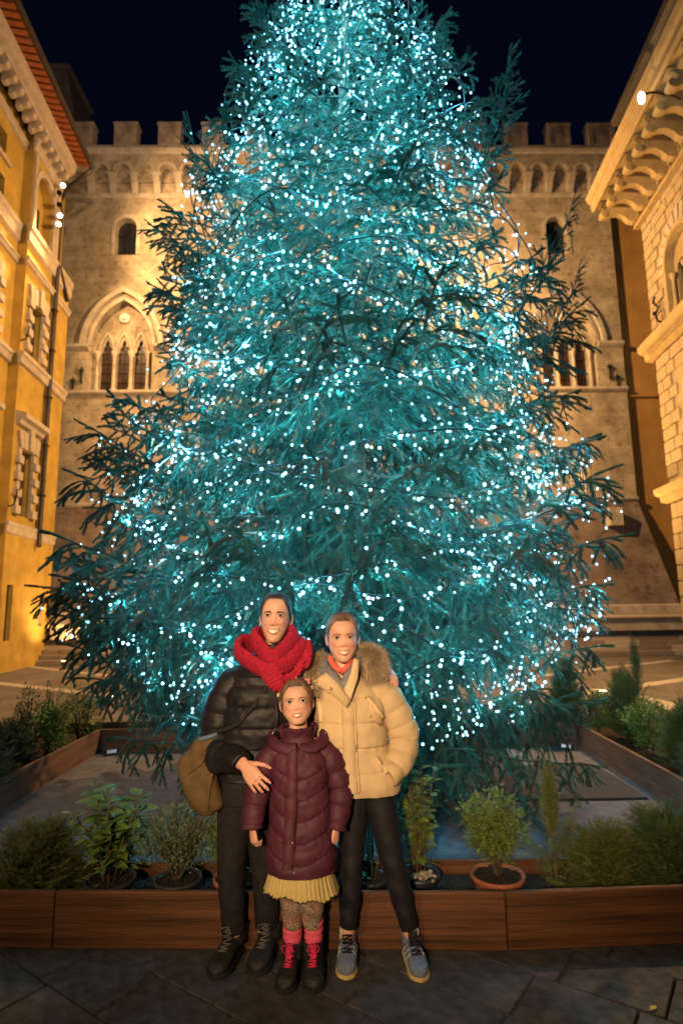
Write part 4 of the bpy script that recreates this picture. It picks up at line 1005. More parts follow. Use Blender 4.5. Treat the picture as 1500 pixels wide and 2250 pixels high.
P = plant('feathery_conifer', 'feathery golden green conifer with a tall thin leader', 1.13, FY+.03); conifer(P, .68, .17, 15, 10, 'conifer_gold', .0, (-.02, .02), .9, .45, .12, .05)
P = plant('feathery_conifer', 'wide feathery conifer beside the one with the tall leader', 1.36, FY+.0); conifer(P, .36, .28, 100, 11, 'conifer_gold', .0, (.02, 0), .9, None, .17, .03, 0, .28)
P = plant('feathery_conifer', 'dark bushy conifer at the right end of the front planter', 1.72, FY+.02); conifer(P, .41, .30, 140, 12, 'conifer', .0, (0, 0), 1, None, .2, .02, 0, .3)
P = plant('grass_tuft', 'small tuft of green grass by the round bush', .55, 3.36, .13); q = MB()
for i in range(60): a = rng.random()*2*PI; l = rng.uniform(.05, .09); p = Vector((rng.gauss(0, .02), rng.gauss(0, .015), 0)); leaf_quad(q, p, Vector((math.cos(a)*.6, math.sin(a)*.6, 1)), Vector((1, 0, 0)), l, .006, .05)
q.build('blades', MT['leaf_fresh'], P, False, None, None, 'stuff')
# left side row
sd = 'shrubs in the side planters'
def L(px, py, Y): p = at(px, py, Y); return p.x
for (x, y, h, r, n, mt, sp, lab) in ((-2.98, 4.55, .42, .33, 170, 'juniper', 'j', 'dark juniper nearest the viewer in the left side planter'), (-3.12, 5.25, .48, .36, 170, 'juniper', 'j', 'second dark juniper in the left side planter, under the upright twigs'), (-3.22, 5.95, .40, .30, 120, 'juniper', 'j', 'third low juniper in the left side planter')):
    P = plant('spreading_juniper', lab, x, y, .13, sd); conifer(P, h, r, n, int(y*100), mt, .0, (0, 0), 1, None, None, .02, .3, .35)
for (x, y, h, r, lab) in ((-3.36, 5.75, .78, .13, 'upright twiggy shrub at the far left edge'), (-3.23, 6.25, .80, .13, 'second upright twiggy shrub at the far left'), (-3.12, 6.55, .74, .12, 'upright twiggy shrub next to the bright green bush')):
    P = plant('upright_shrub', lab, x, y, .13, sd); bush(P, h, r, 900, int(x*-100), 'leaf_fine', (.032, .014), None, 11, .05, None, 1.1, .2)
P = plant('green_bush', 'bright green leafy bush in the left side planter', -3.05, 6.35, .13, sd); bush(P, .58, .24, 2400, 31, 'leaf_fresh', (.036, .020), None, 9, .05)
P = plant('green_bush', 'fine dense green bush at the back of the left side planter', -2.98, 6.95, .13, sd); bush(P, .66, .25, 3200, 32, 'leaf_box', (.030, .010), None, 9, .05)
P = plant('hydrangea', 'broad-leaved plant standing above the fine dense bush on the left', -3.05, 7.2, .13, sd); hydrangea(P, .80, .15, 40, 33, .085, 'leaf_big', 6, .05)
P = plant('sprout', 'small sprig of leaves at the back left corner of the planter', -2.5, 7.42, .13, sd); hydrangea(P, .26, .10, 14, 34, .07, 'leaf_big', 4, .0)
# back row
P = plant('pale_shrub', 'pale green shrub in front of the left stone ball', -2.28, 7.48, .13, sd); bush(P, .74, .24, 1500, 35, 'leaf_fine', (.034, .018), None, 12, .05, None, .5, .3)
P = plant('green_bush', 'low green shrub behind the tree\'s left drooping branches', -1.75, 7.48, .13, sd); bush(P, .42, .22, 900, 36, 'leaf_fine', (.03, .017), None, 9, .05)
P = plant('green_bush', 'small light green bush under the tree\'s right drooping branches', 2.02, 7.46, .13, sd); bush(P, .50, .2, 1500, 37, 'leaf_fresh', (.036, .02), None, 9, .05)
# right side row, from the back to the front
for (x, y, h, r, n, mt, lab) in ((2.66, 7.38, .72, .27, 130, 'conifer', 'blue green conifer in front of the right stone ball'), (3.12, 6.85, .66, .28, 140, 'conifer', 'feathery conifer behind the two bright bushes on the right'),
        (3.10, 5.62, .52, .33, 170, 'conifer', 'dense dark conifer in the middle of the right side planter'), (2.98, 4.98, .46, .34, 170, 'juniper', 'dark conifer low at the right edge'), (2.92, 4.42, .40, .30, 130, 'juniper', 'darkest conifer nearest the viewer in the right side planter')):
    P = plant('bushy_conifer', lab, x, y, .13, sd); conifer(P, h, r, n, int(y*70), mt, .0, (0, 0), 1, None, None, .02, .1, .4)
P = plant('green_bush', 'bright yellow green bush next to the blue green conifer', 2.92, 7.12, .13, sd); bush(P, .52, .20, 1700, 41, 'leaf_fresh', (.036, .02), None, 9, .05)
P = plant('green_bush', 'round bright green bush in the right side planter', 3.06, 6.2, .13, sd); bush(P, .54, .28, 2600, 42, 'leaf_fresh', (.034, .019), None, 9, .05)
P = plant('tall_seedling', 'tall thin seedling conifer rising above the right row', 3.3, 6.9, .13, sd); conifer(P, .95, .20, 10, 43, 'conifer', .0, (0, 0), 1, None, None, .5)
P = plant('upright_shrub', 'upright twiggy shrub at the far right edge', 3.28, 5.75, .13, sd); bush(P, .82, .16, 800, 44, 'leaf_fine', (.032, .013), None, 12, .05, None, 1.1, .2)
# a yellow leaf lying on the flagstones
p = gnd(1427, 2222, .004); lm = leaf_mesh('fallen_leaf', mat('yellow_leaf', (.45, .36, .08), .7, .2, 40, .2), .05, .022)
o = link('fallen_leaf', lm, None, (p.x, p.y, .008), (.1, -.1, .6)); tag(o, 'single small yellow leaf lying on the dark flagstones at front right', 'leaf')
# ------------------------------------------------------------------ people
from mathutils.bvhtree import BVHTree
MT.update(
    skin=mat('skin', (.60, .35, .255), .5, .07, 30, .10, 220, .35, dist=.002, sss=.12),
    lip=mat('lip', (.46, .17, .135), .4, .1, 40, 0, 10, .4),
    tooth=mat('tooth', (.72, .66, .56), .3, .05, 40, 0, 10, .5),
    eyewhite=mat('eye_white', (.62, .56, .52), .25, .05, 40, 0, 10, .5),
    iris=mat('iris_brown', (.035, .018, .010), .15, .2, 60, 0, 10, .6),
    iris_grey=mat('iris_grey', (.035, .033, .033), .15, .2, 60, 0, 10, .6),
    mouth=mat('mouth_inside', (.06, .012, .012), .6, .1, 40, 0),
    brow_dark=mat('eyebrow_dark', (.022, .013, .009), .8, .2, 90, 0),
    brow_light=mat('eyebrow_brown', (.15, .075, .042), .8, .2, 90, 0),
    hair_dark=mat('hair_dark', (.020, .014, .012), .42, .5, 70, .6, 160, .5, stretch=(1, .15, 1), dist=.004),
    hair_brown=mat('hair_brown', (.115, .066, .038), .45, .5, 70, .6, 160, .5, stretch=(1, .15, 1), dist=.004),
    black_down=mat('black_down_shell', (.0095, .0085, .0115), .55, .25, 10, .25, 38, .3, dist=.004),
    tan_down=mat('tan_down_shell', (.50, .375, .22), .75, .07, 9, .22, 60, .25, dist=.004),
    tan_trim=mat('tan_trim', (.60, .45, .27), .7, .1, 20, .2, 80, .3),
    plum_down=mat('plum_down_shell', (.062, .014, .030), .62, .2, 10, .22, 60, .3, dist=.004),
    plum_trim=mat('plum_trim', (.075, .020, .030), .65, .2, 20, .2, 80, .3),
    red_knit=mat('red_knit', (.34, .014, .040), .9, .25, 55, .9, 130, .2, dist=.008),
    trousers=mat('black_trousers', (.014, .012, .013), .8, .3, 30, .3, 90, .25),
    leggings=mat('black_leggings', (.010, .010, .013), .6, .2, 30, .15, 120, .35),
    boot=mat('black_boot', (.016, .015, .015), .6, .4, 30, .4, 80, .4),
    sole=mat('dark_rubber_sole', (.018, .017, .016), .8, .2, 30, .2, 80, .25),
    lace_grey=mat('grey_lace', (.10, .095, .09), .8, .2, 60, 0),
    lace_pink=mat('pink_lace', (.55, .03, .11), .8, .2, 60, 0),
    lace_dark=mat('dark_lace', (.012, .012, .018), .8, .2, 60, 0),
    shoe_blue=mat('grey_blue_mesh', (.13, .15, .21), .75, .25, 80, .4, 220, .3, dist=.003),
    shoe_sole=mat('yellow_white_sole', (.55, .42, .16), .6, .15, 20, .1, 80, .3),
    shoe_silver=mat('silver_overlay', (.42, .42, .45), .45, .1, 30, 0, 10, .5),
    sock_pink=mat('pink_sock', (.68, .10, .17), .9, .15, 60, .5, 150, .2, dist=.004),
    sock_white=mat('pale_sock', (.55, .50, .45), .9, .1, 60, .4, 150, .2),
    tulle=mat('mustard_tulle', (.46, .36, .15), .85, .12, 25, .4, 120, .2, dist=.004, stretch=(6, 6, .4)),
    grey_scarf=mat('grey_scarf', (.17, .165, .185), .9, .25, 60, .6, 160, .2, dist=.004),
    coral=mat('coral_collar', (.62, .12, .085), .75, .1, 30, .2, 120, .25),
    fur_tan=mat('fur_tan', (.52, .40, .26), .8, .2, 30, 0), fur_brown=mat('fur_brown', (.28, .19, .115), .8, .2, 30, 0), fur_pale=mat('fur_pale', (.55, .45, .33), .8, .2, 30, 0),
    brass=mat('brass_snap', (.60, .42, .14), .3, .1, 20, 0, 10, .5, .8),
    steel=mat('steel_snap', (.45, .42, .42), .3, .1, 20, 0, 10, .5, .8),
    bag=mat('olive_brown_bag', (.105, .066, .028), .8, .25, 14, .5, 60, .25, dist=.006),
    bag_rim=mat('blue_bag_lining', (.10, .15, .26), .75, .2, 20, .2, 80, .3),
    strap=mat('black_strap', (.010, .009, .009), .7, .2, 40, .3, 120, .3),
    petal=mat('pink_petal', (.70, .26, .30), .8, .1, 20, 0), band=mat('brown_headband', (.10, .06, .04), .7, .2, 40, 0),
)
def skin_tone():
    nt = MT['skin'].node_tree; b = nt.nodes['Principled BSDF']; a = nt.nodes.new('ShaderNodeVertexColor'); a.layer_name = 'tone'; mx = nt.nodes.new('ShaderNodeMixRGB'); mx.blend_type = 'MULTIPLY'; mx.inputs[0].default_value = 1
    old = b.inputs['Base Color'].links[0].from_socket; nt.links.new(old, mx.inputs[1]); nt.links.new(a.outputs[0], mx.inputs[2]); nt.links.new(mx.outputs[0], b.inputs['Base Color'])
MT['eyelid'] = mat('eyelid_skin', (.52, .27, .20), .5, .07, 30, 0, 10, .35)
skin_tone()
def leg_pattern():
    m = mat('patterned_leggings', (.34, .24, .20), .85, .15, 30, .25, 120, .25, dist=.004)
    nt = m.node_tree; N, L = nt.nodes, nt.links; b = N['Principled BSDF']
    tc = N.new('ShaderNodeTexCoord'); v = N.new('ShaderNodeTexVoronoi'); v.feature = 'DISTANCE_TO_EDGE'; v.inputs['Scale'].default_value = 95; L.new(tc.outputs['Object'], v.inputs['Vector'])
    n = N.new('ShaderNodeTexNoise'); n.inputs['Scale'].default_value = 11; L.new(tc.outputs['Object'], n.inputs['Vector'])
    r = N.new('ShaderNodeValToRGB'); L.new(v.outputs['Distance'], r.inputs[0]); r.color_ramp.elements[0].position = .05; r.color_ramp.elements[0].color = (.12, .12, .11, 1); r.color_ramp.elements[1].position = .14; r.color_ramp.elements[1].color = (.42, .30, .25, 1)
    r2 = N.new('ShaderNodeValToRGB'); L.new(n.outputs[0], r2.inputs[0]); r2.color_ramp.elements[0].position = .42; r2.color_ramp.elements[0].color = (1, .72, .66, 1); r2.color_ramp.elements[1].position = .6; r2.color_ramp.elements[1].color = (.75, .82, .74, 1)
    mx = N.new('ShaderNodeMixRGB'); mx.blend_type = 'MULTIPLY'; mx.inputs[0].default_value = 1; L.new(r.outputs[0], mx.inputs[1]); L.new(r2.outputs[0], mx.inputs[2]); L.new(mx.outputs[0], b.inputs['Base Color'])
    return m
MT['leg_pattern'] = leg_pattern()

def interp(keys, t):
    """smooth interpolation of key rows (t, values ...)"""
    if t <= keys[0][0]: return list(keys[0][1:])
    for i in range(len(keys)-1):
        if keys[i][0] <= t <= keys[i+1][0]:
            k0, k1 = keys[i], keys[i+1]; km, kp = keys[max(0, i-1)], keys[min(len(keys)-1, i+2)]
            h = k1[0]-k0[0]; s = (t-k0[0])/h; out = []
            for a in range(1, len(k0)):
                m0 = (k1[a]-km[a])/(k1[0]-km[0])*h; m1 = (kp[a]-k0[a])/(kp[0]-k0[0])*h
                out.append((2*s**3-3*s**2+1)*k0[a]+(s**3-2*s**2+s)*m0+(-2*s**3+3*s**2)*k1[a]+(s**3-s**2)*m1)
            return out
    return list(keys[-1][1:])
def sgp(v, e): return math.copysign(abs(v)**e, v)
def grid(q, rows, close=True, cap0=True, cap1=True):
    n = len(rows[0]); vs = [p for r in rows for p in r]; fs = []
    for i in range(len(rows)-1):
        for j in range(n if close else n-1):
            k = (j+1) % n; fs.append((i*n+j, i*n+k, (i+1)*n+k, (i+1)*n+j))
    if cap0: fs.append(tuple(reversed(range(n))))
    if cap1: fs.append(tuple((len(rows)-1)*n+j for j in range(n)))
    q.add(vs, fs)
def torso(q, keys, nz, n, disp, e=.85, hem=.02, cap1=True):
    nz = int(nz*2.2)
    """upright garment: keys are (z, cx, cy, a, b); disp(z, th, p) pushes outwards"""
    z0, z1 = keys[0][0], keys[-1][0]; rows = []
    def ring(z, off=0.):
        cx, cy, a, b = interp(keys, z); r = []
        for j in range(n):
            th = 2*PI*j/n; c, s = sgp(math.cos(th), e), sgp(math.sin(th), e)
            nrm = Vector((c/max(a, .01), s/max(b, .01), 0)).normalized(); p = Vector((cx+a*c, cy+b*s, z))
            r.append(p+nrm*(disp(z, th, p)+off))
        return r
    if hem: rows.append([p+Vector((0, 0, .05)) for p in ring(z0, -.03)]); rows.append(ring(z0+.004, -hem*.8))
    for i in range(nz+1): rows.append(ring(z0+(z1-z0)*i/nz))
    grid(q, rows, True, True, cap1)
def limb(q, keys, nz, n, disp=None, capr=True, flat=1.0):
    """tapered limb along a smooth path: keys are (t, x, y, z, r)"""
    pts = []; R = []
    for i in range(nz+1):
        v = interp(keys, keys[0][0]+(keys[-1][0]-keys[0][0])*i/nz); pts.append(Vector(v[:3])); R.append(v[3])
    rows = []; prev = None; ln = 0
    for i, p in enumerate(pts):
        t = (pts[min(i+1, nz)]-pts[max(i-1, 0)]).normalized()
        if prev is None: u = t.cross(Vector((0, 1, 0))).normalized()
        else: u = (prev-t*prev.dot(t)).normalized()
        prev = u; w = t.cross(u)
        if i: ln += (p-pts[i-1]).length
        r = []
        for j in range(n):
            th = 2*PI*j/n; d = u*math.cos(th)+w*math.sin(th)*flat
            r.append(p+d*(R[i]+(disp(ln, th, p+d*R[i]) if disp else 0)))
        rows.append(r)
    if capr:                                       # rounded, folded-in ends
        t0 = (pts[1]-pts[0]).normalized(); t1 = (pts[-1]-pts[-2]).normalized()
        rows.insert(0, [pts[0]+(p-pts[0])*.72-t0*.004 for p in rows[0]]); rows.append([pts[-1]+(p-pts[-1])*.75+t1*.006 for p in rows[-1]])
        rows.append([pts[-1]-t1*.02+(p-pts[-1])*.8 for p in rows[-1]])
    grid(q, rows)
def puff(period, amp, phase=0., ns=14., na=.004):
    def f(s, th, p):
        v = abs(math.sin(PI*(s+phase)/period)); return amp*1.6*(v**.17)-amp*1.15+na*noise.noise(p*ns)+na*.6*noise.noise(p*ns*2.7)+na*.55*(1-v)*math.sin(th*23+5*noise.noise(p*9))
    return f

# ---- heads
def head_rows(sx, sz, sy=1., n=96, grow=0., nose=1., cheek=0.):
    K = [(-.136, .004, -.066, -.058), (-.131, .023, -.080, -.025), (-.120, .036, -.086, .012), (-.100, .0485, -.086, .045), (-.072, .0615, -.085, .062), (-.040, .0690, -.084, .078),
         (0, .0715, -.082, .094), (.03, .074, -.088, .100), (.058, .0725, -.084, .098), (.080, .064, -.070, .087), (.096, .049, -.048, .066), (.106, .026, -.02, .036), (.1095, .003, .004, .010)]
    zs = []
    for i in range(len(K)-1):
        m = 14 if K[i][0] < -.0 and K[i][0] > -.13 else 9
        zs += [K[i][0]+(K[i+1][0]-K[i][0])*j/m for j in range(m)]
    zs.append(K[-1][0]); rows = []
    for z in zs:
        w, yf, yb = interp(K, z); w += cheek*(math.exp(-((z+.068)/.03)**2)+.5*math.exp(-((z+.105)/.02)**2)); yc = (yf+yb)/2; d = max(.002, (yb-yf)/2); w = max(.002, w); r = []
        for j in range(n):
            th = 2*PI*j/n-PI/2                       # th = -pi/2 is the front
            c, s = math.cos(th), math.sin(th)
            ec = .96 if s < 0 else 1.0
            x = (w+grow)*sgp(c, ec); y = yc+(d+grow)*sgp(s, ec if abs(s) < .99 else 1)
            if s < .2 and grow == 0.:
                f = min(1, (.2-s)*1.6); ax = abs(x); G = lambda cx, cz, ox, oz, a: a*math.exp(-((ax-cx)/ox)**2-((z-cz)/oz)**2)
                b = 0.
                if -.058 < z < .02:                  # nose bridge, tip and wings
                    t = max(0., min(1., (.016-z)/.054)); h = (.0015+.0150*t**2.0)*nose
                    if z < -.040: h *= max(0, 1-(-.040-z)/.013)
                    b += h*math.exp(-abs(x/(.0100+.0065*t))**1.8)
                b += G(.0155, -.0425, .0062, .0068, .0070*nose)-G(.0075, -.0515, .0042, .0035, .006)
                b += G(.034, -.001, .018, .0115, -.0072)+G(.030, .019, .022, .009, .0025)
                b += G(.041, -.036, .017, .015, .0085)
                b += G(0, -.073, .030, .016, .0045)+G(.0, -.117, .016, .011, .0055)+G(.0, -.094, .016, .006, -.003)
                b += G(.0335, -.066, .006, .014, -.0026)   # smile fold
                b += G(0, -.058, .004, .006, -.0015)
                y -= b*f
            r.append(Vector((x*sx, y*sy, z*sz)))
        rows.append(r)
    return rows, zs
def ear(q, s, sx, sz, sc=1.):
    """an ear: rim, bowl and lobe on the side s of the head"""
    c = Vector((s*.0715*sx, .016, -.014*sz)); o = Vector((s*.35, -.94+.55, 0)).normalized()
    ou = Vector((s*.62, .78, 0)).normalized(); up = Vector((0, .12, 1)).normalized()
    rim = [c+ou*(.003+.020*sc*math.sin(PI*i/12)**.7*(1.0 if i > 3 else .8))+up*sc*(.030*math.cos(PI*i/12)) for i in range(13)]
    q.tube(rim, [.0045*sc]*13, 6)
    q.sphere(c+ou*.008*sc, .02*sc, 8, 6, (.38, .5, 1.25)); q.sphere(c+ou*.008*sc-up*.026*sc, .0075*sc, 8, 6)
def tr(vs, M_): return [M_ @ Vector(v) for v in vs]

def hand(q, M_, sc=1., curl=(.25, .3, .35, .4), spread=.11, side=1, thumb=(.6, .35), bend0=0.):
    """five-fingered hand: wrist at the origin, fingers along +x, back of the hand +z, thumb on the +y*side edge"""
    b = MB(); s = side
    rows = []
    for i, (x, w, h) in enumerate([(-.03, .024, .019), (0, .026, .018), (.025, .034, .0165), (.055, .040, .0155), (.080, .041, .0135), (.094, .036, .010)]):
        rows.append([Vector((x, w*sgp(math.cos(2*PI*j/14), .8), h*sgp(math.sin(2*PI*j/14), .8))) for j in range(14)])
    grid(b, rows)
    L = [(.070, .0094), (.077, .0097), (.071, .0092), (.056, .0082)]
    for k in range(4):
        y = s*(.029-.0195*k); a = s*spread*(1.5-k)/1.5; p = Vector((.082-.006*abs(k-1), y, .0)); ang = bend0; pts = [p-Vector((.02, 0, 0)), p]; d0 = Vector((math.cos(a), math.sin(a), 0))
        seg = (.46, .31, .23)
        for j in range(3):
            ang += curl[k]*(1.0 if j else .8); p = p+(d0*math.cos(ang)+Vector((0, 0, -math.sin(ang))))*L[k][0]*seg[j]; pts.append(p)
        r = L[k][1]; b.tube(pts, [r, r, r*.93, r*.88, r*.6], 8); b.sphere(pts[-1], r*.68, 8, 6)
        for pp in pts[1:4]: b.sphere(pp, r*1.03, 8, 6)
    p = Vector((.018, s*.026, -.004)); pts = [p-Vector((.012, s*.008, 0)), p]; a = thumb[0]
    for j, l in enumerate((.034, .031, .026)):
        d = Vector((math.cos(a), s*math.sin(a), -.25-.15*j)).normalized(); p = p+d*l; pts.append(p); a -= thumb[1]
    b.tube(pts, [.012, .0135, .0112, .0098, .0066], 8); b.sphere(pts[-1], .0072, 8, 6)
    for pp in pts[2:4]: b.sphere(pp, .0105, 8, 6)
    q.add(tr(b.v, M_ @ Matrix.Scale(sc, 4)), b.f)
def hand_frame(w, tip, back):
    """frame with +x from the wrist to the finger tips and +z on the back of the hand"""
    w, tip, back = Vector(w), Vector(tip), Vector(back); x = (tip-w).normalized(); z = (back-x*back.dot(x)).normalized(); y = z.cross(x)
    return Matrix.Translation(w) @ Matrix((x, y, z)).transposed().to_4x4()
def nails(q, M_): pass

def remeshed(name, q, m, parent, vox):
    """fuse everything collected in q into one continuous skin"""
    o = q.build(name, m, None, True)
    md = o.modifiers.new('fuse', 'REMESH'); md.mode = 'VOXEL'; md.voxel_size = vox; md.use_smooth_shade = True
    ms = o.modifiers.new('soften', 'SMOOTH'); ms.factor = .5; ms.iterations = 2
    dg = bpy.context.evaluated_depsgraph_get(); dg.update()
    me = bpy.data.meshes.new_from_object(o.evaluated_get(dg)); old = o.data
    o.modifiers.clear(); o.data = me; bpy.data.meshes.remove(old); me.name = name
    me.polygons.foreach_set('use_smooth', [True]*len(me.polygons)); o.parent = parent
    return o
def blush(o, M_, sx, sz):
    """redder cheeks, nose, ears and lips, paler brow: a colour attribute on the skin"""
    me = o.data; at_ = me.color_attributes.new('tone', 'FLOAT_COLOR', 'POINT'); Mi = M_.inverted(); buf = []
    for v in me.vertices:
        p = Mi @ v.co; x, z = p.x/sx, p.z/sz; k = 0.
        if p.y < .05 and -.14 < z < .12:
            k = .75*math.exp(-((abs(x)-.042)/.018)**2-((z+.038)/.018)**2)+.6*math.exp(-(x/.012)**2-((z+.042)/.012)**2)+.5*(1 if abs(x) > .068 else 0)+.45*math.exp(-(x/.03)**2-((z+.073)/.012)**2)+.25*math.exp(-((abs(x)-.034)/.014)**2-((z+.004)/.010)**2)
        elif z < -.3: k = .35
        k = min(1, k)+.10*noise.noise(v.co*60); buf += [1-.05*k, 1-.30*k, 1-.30*k, 1]
    at_.data.foreach_set('color', buf)
def inv(parent, v): return Vector(v)-parent.location

def face(P, M_, sx, sz, iris, brow, eye_sep=.034, mouth_w=.034, smile=.010, open_=.011, brow_r=.0036, lash=True, mz=-.073, ek=1.0):
    """eyes, brows, lips and teeth set into the head; M_ places the head in the person's space"""
    yf = lambda x, z: None
    for s in (-1, 1):
        c = Vector((s*eye_sep, -.0700, 0))
        q = MB(); q.sphere((0, 0, 0), .0128, 16, 12); e = q.mesh('eye', MT['eyewhite'], True)
        for v in e.vertices: v.co = M_ @ (Vector(v.co)*ek+c)
        eo = link('eye', e, P)
        q = MB(); q.lathe([(.0, -.0026), (.0036, -.0021), (.0064, -.0004), (.0068, .001)], (0, 0, 0), 14, 'y', False)
        q2 = MB(); q2.add(tr(q.v, M_ @ Matrix.Translation(c+Vector((-s*.0006, -.0116*ek, .0004))) @ Matrix.Scale(ek, 4)), q.f); q2.build('iris', MT[iris], eo, True)
        # upper and lower eyelids and the dark lash line
        q = MB(); up = []; lo = []
        for i in range(9):
            t = -1+2*i/8; x = c.x+t*.0150*ek; h = math.sqrt(max(0, 1-t*t))
            up.append(M_ @ Vector((x, -.0818+.0062*t*t+(.0015 if abs(t) > .9 else 0), .0014+.0062*ek*h+.0008*s*t))); lo.append(M_ @ Vector((x, -.0812+.0062*t*t, .0002-.0054*ek*h)))
        q.tube(up, [.0012]+[.0024]*7+[.0012], 6); q.tube(lo, [.0010]+[.0015]*7+[.0010], 6); q.build('eyelid', MT['eyelid'], eo, True)
        q = MB(); q.tube([p+(M_.to_3x3() @ Vector((0, -.0018, -.0014))) for p in up], [.0006]+[.0012]*7+[.0008], 5); q.build('lash', MT['brow_dark'], eo, True)
        q = MB(); pts = []
        for i in range(9):
            t = i/8; x = s*(.0145+.0385*t); pts.append(M_ @ Vector((x*eye_sep/.034, -.0925+.016*t*t, .0165+.0045*math.sin(PI*min(1, t*1.05)*.8)-.0055*t*t)))
        q.tube(pts, [brow_r*.75, brow_r, brow_r*1.05, brow_r, brow_r*.95, brow_r*.85, brow_r*.7, brow_r*.5, brow_r*.25], 6); q.build('eyebrow', MT[brow], P, True)
    # mouth: dark inside, upper teeth, lips
    def arcp(t, dz, dy, w=1.): x = mouth_w*t*w; return Vector((x, -.0930+.020*t*t+dy, mz+smile*(t*t-.35)+dz*(1-t*t)))
    N_ = 13; ts = [-1+2*i/(N_-1) for i in range(N_)]
    q = MB(); rows = [[M_ @ arcp(t, .0042, .0018, .90) for t in ts], [M_ @ arcp(t, -open_*.9, .0018, .90) for t in ts]]; grid(q, rows, False, False, False); q.build('mouth_opening', MT['mouth'], P, True)
    q = MB(); rows = [[M_ @ arcp(t*.86, .0038-k*(open_*.80+.0038)/3, -.0008-.0006*(k in (1, 2)), .95) for t in ts] for k in range(4)]; grid(q, rows, False, False, False); q.build('teeth', MT['tooth'], P, True)
    q = MB()
    q.tube([M_ @ arcp(t, .0058-.001*math.exp(-(t/.15)**2), -.0012) for t in ts], [.0008]+[.0018+.0008*(1-t*t) for t in ts[1:-1]]+[.0008], 6)
    q.tube([M_ @ arcp(t, -open_-.0010, .0002) for t in ts], [.0008]+[.0018+.0018*(1-t*t) for t in ts[1:-1]]+[.0008], 6); q.build('lips', MT['lip'], P, True)
def add_head(q, M_, sx, sz, neck, nose=1., cheek=0.):
    rows, zs = head_rows(sx, sz, 1., 96, 0., nose, cheek)
    b = MB(); grid(b, rows)
    for s in (-1, 1): ear(b, s, sx, sz)
    q.add(tr(b.v, M_), b.f)
    b = MB(); b.tube([M_ @ Vector((0, .012, -.075)), M_ @ Vector((0, .018, -.11))]+neck, [.046*sx]*2+[.05*sx]*len(neck), 20); q.add(b.v, b.f)
def hair_cap(P, M_, sx, sz, m, line, grow=.006, wav=0., name='hair'):
    """hair combed back from the hairline: the upper shell of the head, lifted"""
    rows, zs = head_rows(sx, sz, 1., 96, grow); b = MB(); n = 96
    R0, _ = head_rows(sx, sz, 1., 96, .0005)
    for i, r in enumerate(rows):
        z = zs[i]
        for j in range(n):
            phi = abs((2*PI*j/n+PI) % (2*PI)-PI); e = z-line(phi)+.0018*noise.noise((j*.9, z*60, 1.3)); f = max(0, min(1, (e+.008)/.024)); f = f*f*(3-2*f)
            p = R0[i][j]; o = p.normalized(); p = p+(r[j]-R0[i][j]).normalized()*(-.006+(grow+.006)*f)
            if z > .07: p.z += .012*f*(z-.07)/.04*grow/.006
            g = max(0, min(1, e/.02))
            if wav: p += o*wav*(noise.noise(p*95)+.6*noise.noise(p*190))*g
            else: p += o*.0010*math.sin(j*2.6+3*noise.noise(p*20))*g
            r[j] = p
    keep = [i for i in range(len(rows)) if zs[i] > -.085]; grid(b, [rows[i] for i in keep], True, False, True)
    b.v = tr(b.v, M_); return b.build(name, MT[m], P, True)
def hairline(P, M_, sx, sz, m, line, n, ln, seed, grow=.004, curl=0.):
    """fine single hairs lying over the hairline and standing off the head"""
    rng = random.Random(seed); R0, zs = head_rows(sx, sz, 1., 96, 0.); q = MB()
    def P0(phi, z):
        i = min(range(len(zs)), key=lambda k: abs(zs[k]-z)); j = int(round((phi % (2*PI))/(2*PI)*96)) % 96; return R0[i][j]
    for _ in range(n):
        phi = rng.uniform(-1.75, 1.75); z = line(abs(phi))-.004+rng.uniform(-.004, .03); a = P0(phi, z); o = a.normalized()
        d = Vector((a.x*3, .9, .6 if abs(phi) < .8 else .1)); d = (d-o*d.dot(o)).normalized(); l = ln*rng.uniform(.5, 1.2); pts = []
        for k in range(4):
            t = k/3; pts.append(a+d*l*t+o*(.0015+grow*t*rng.uniform(.6, 1.5))+Vector((rng.gauss(0, curl), rng.gauss(0, curl), rng.gauss(0, curl)))*t)
        s = d.cross(o).normalized()*.0007
        q.add([M_ @ (pts[0]-s*.4), M_ @ (pts[0]+s*.4), M_ @ (pts[1]+s), M_ @ (pts[1]-s), M_ @ (pts[2]+s*.8), M_ @ (pts[2]-s*.8), M_ @ pts[3]], [(0, 1, 2, 3), (3, 2, 4, 5), (5, 4, 6)])
    return q.build('hair_wisps', MT[m], P)
def strands(P, pts_fn, n, ln, m, seed, w=.0006):
    rng = random.Random(seed); q = MB()
    for i in range(n):
        p, d = pts_fn(rng); e = p+d*ln*rng.uniform(.5, 1.1); mid = (p+e)/2+Vector((rng.uniform(-1, 1), rng.uniform(-1, 1), rng.uniform(-1, 1)))*ln*.15; s = Vector((w, 0, w*.5))
        q.add([p-s, p+s, mid+s, mid-s, e], [(0, 1, 2, 3), (3, 2, 4)])
    return q

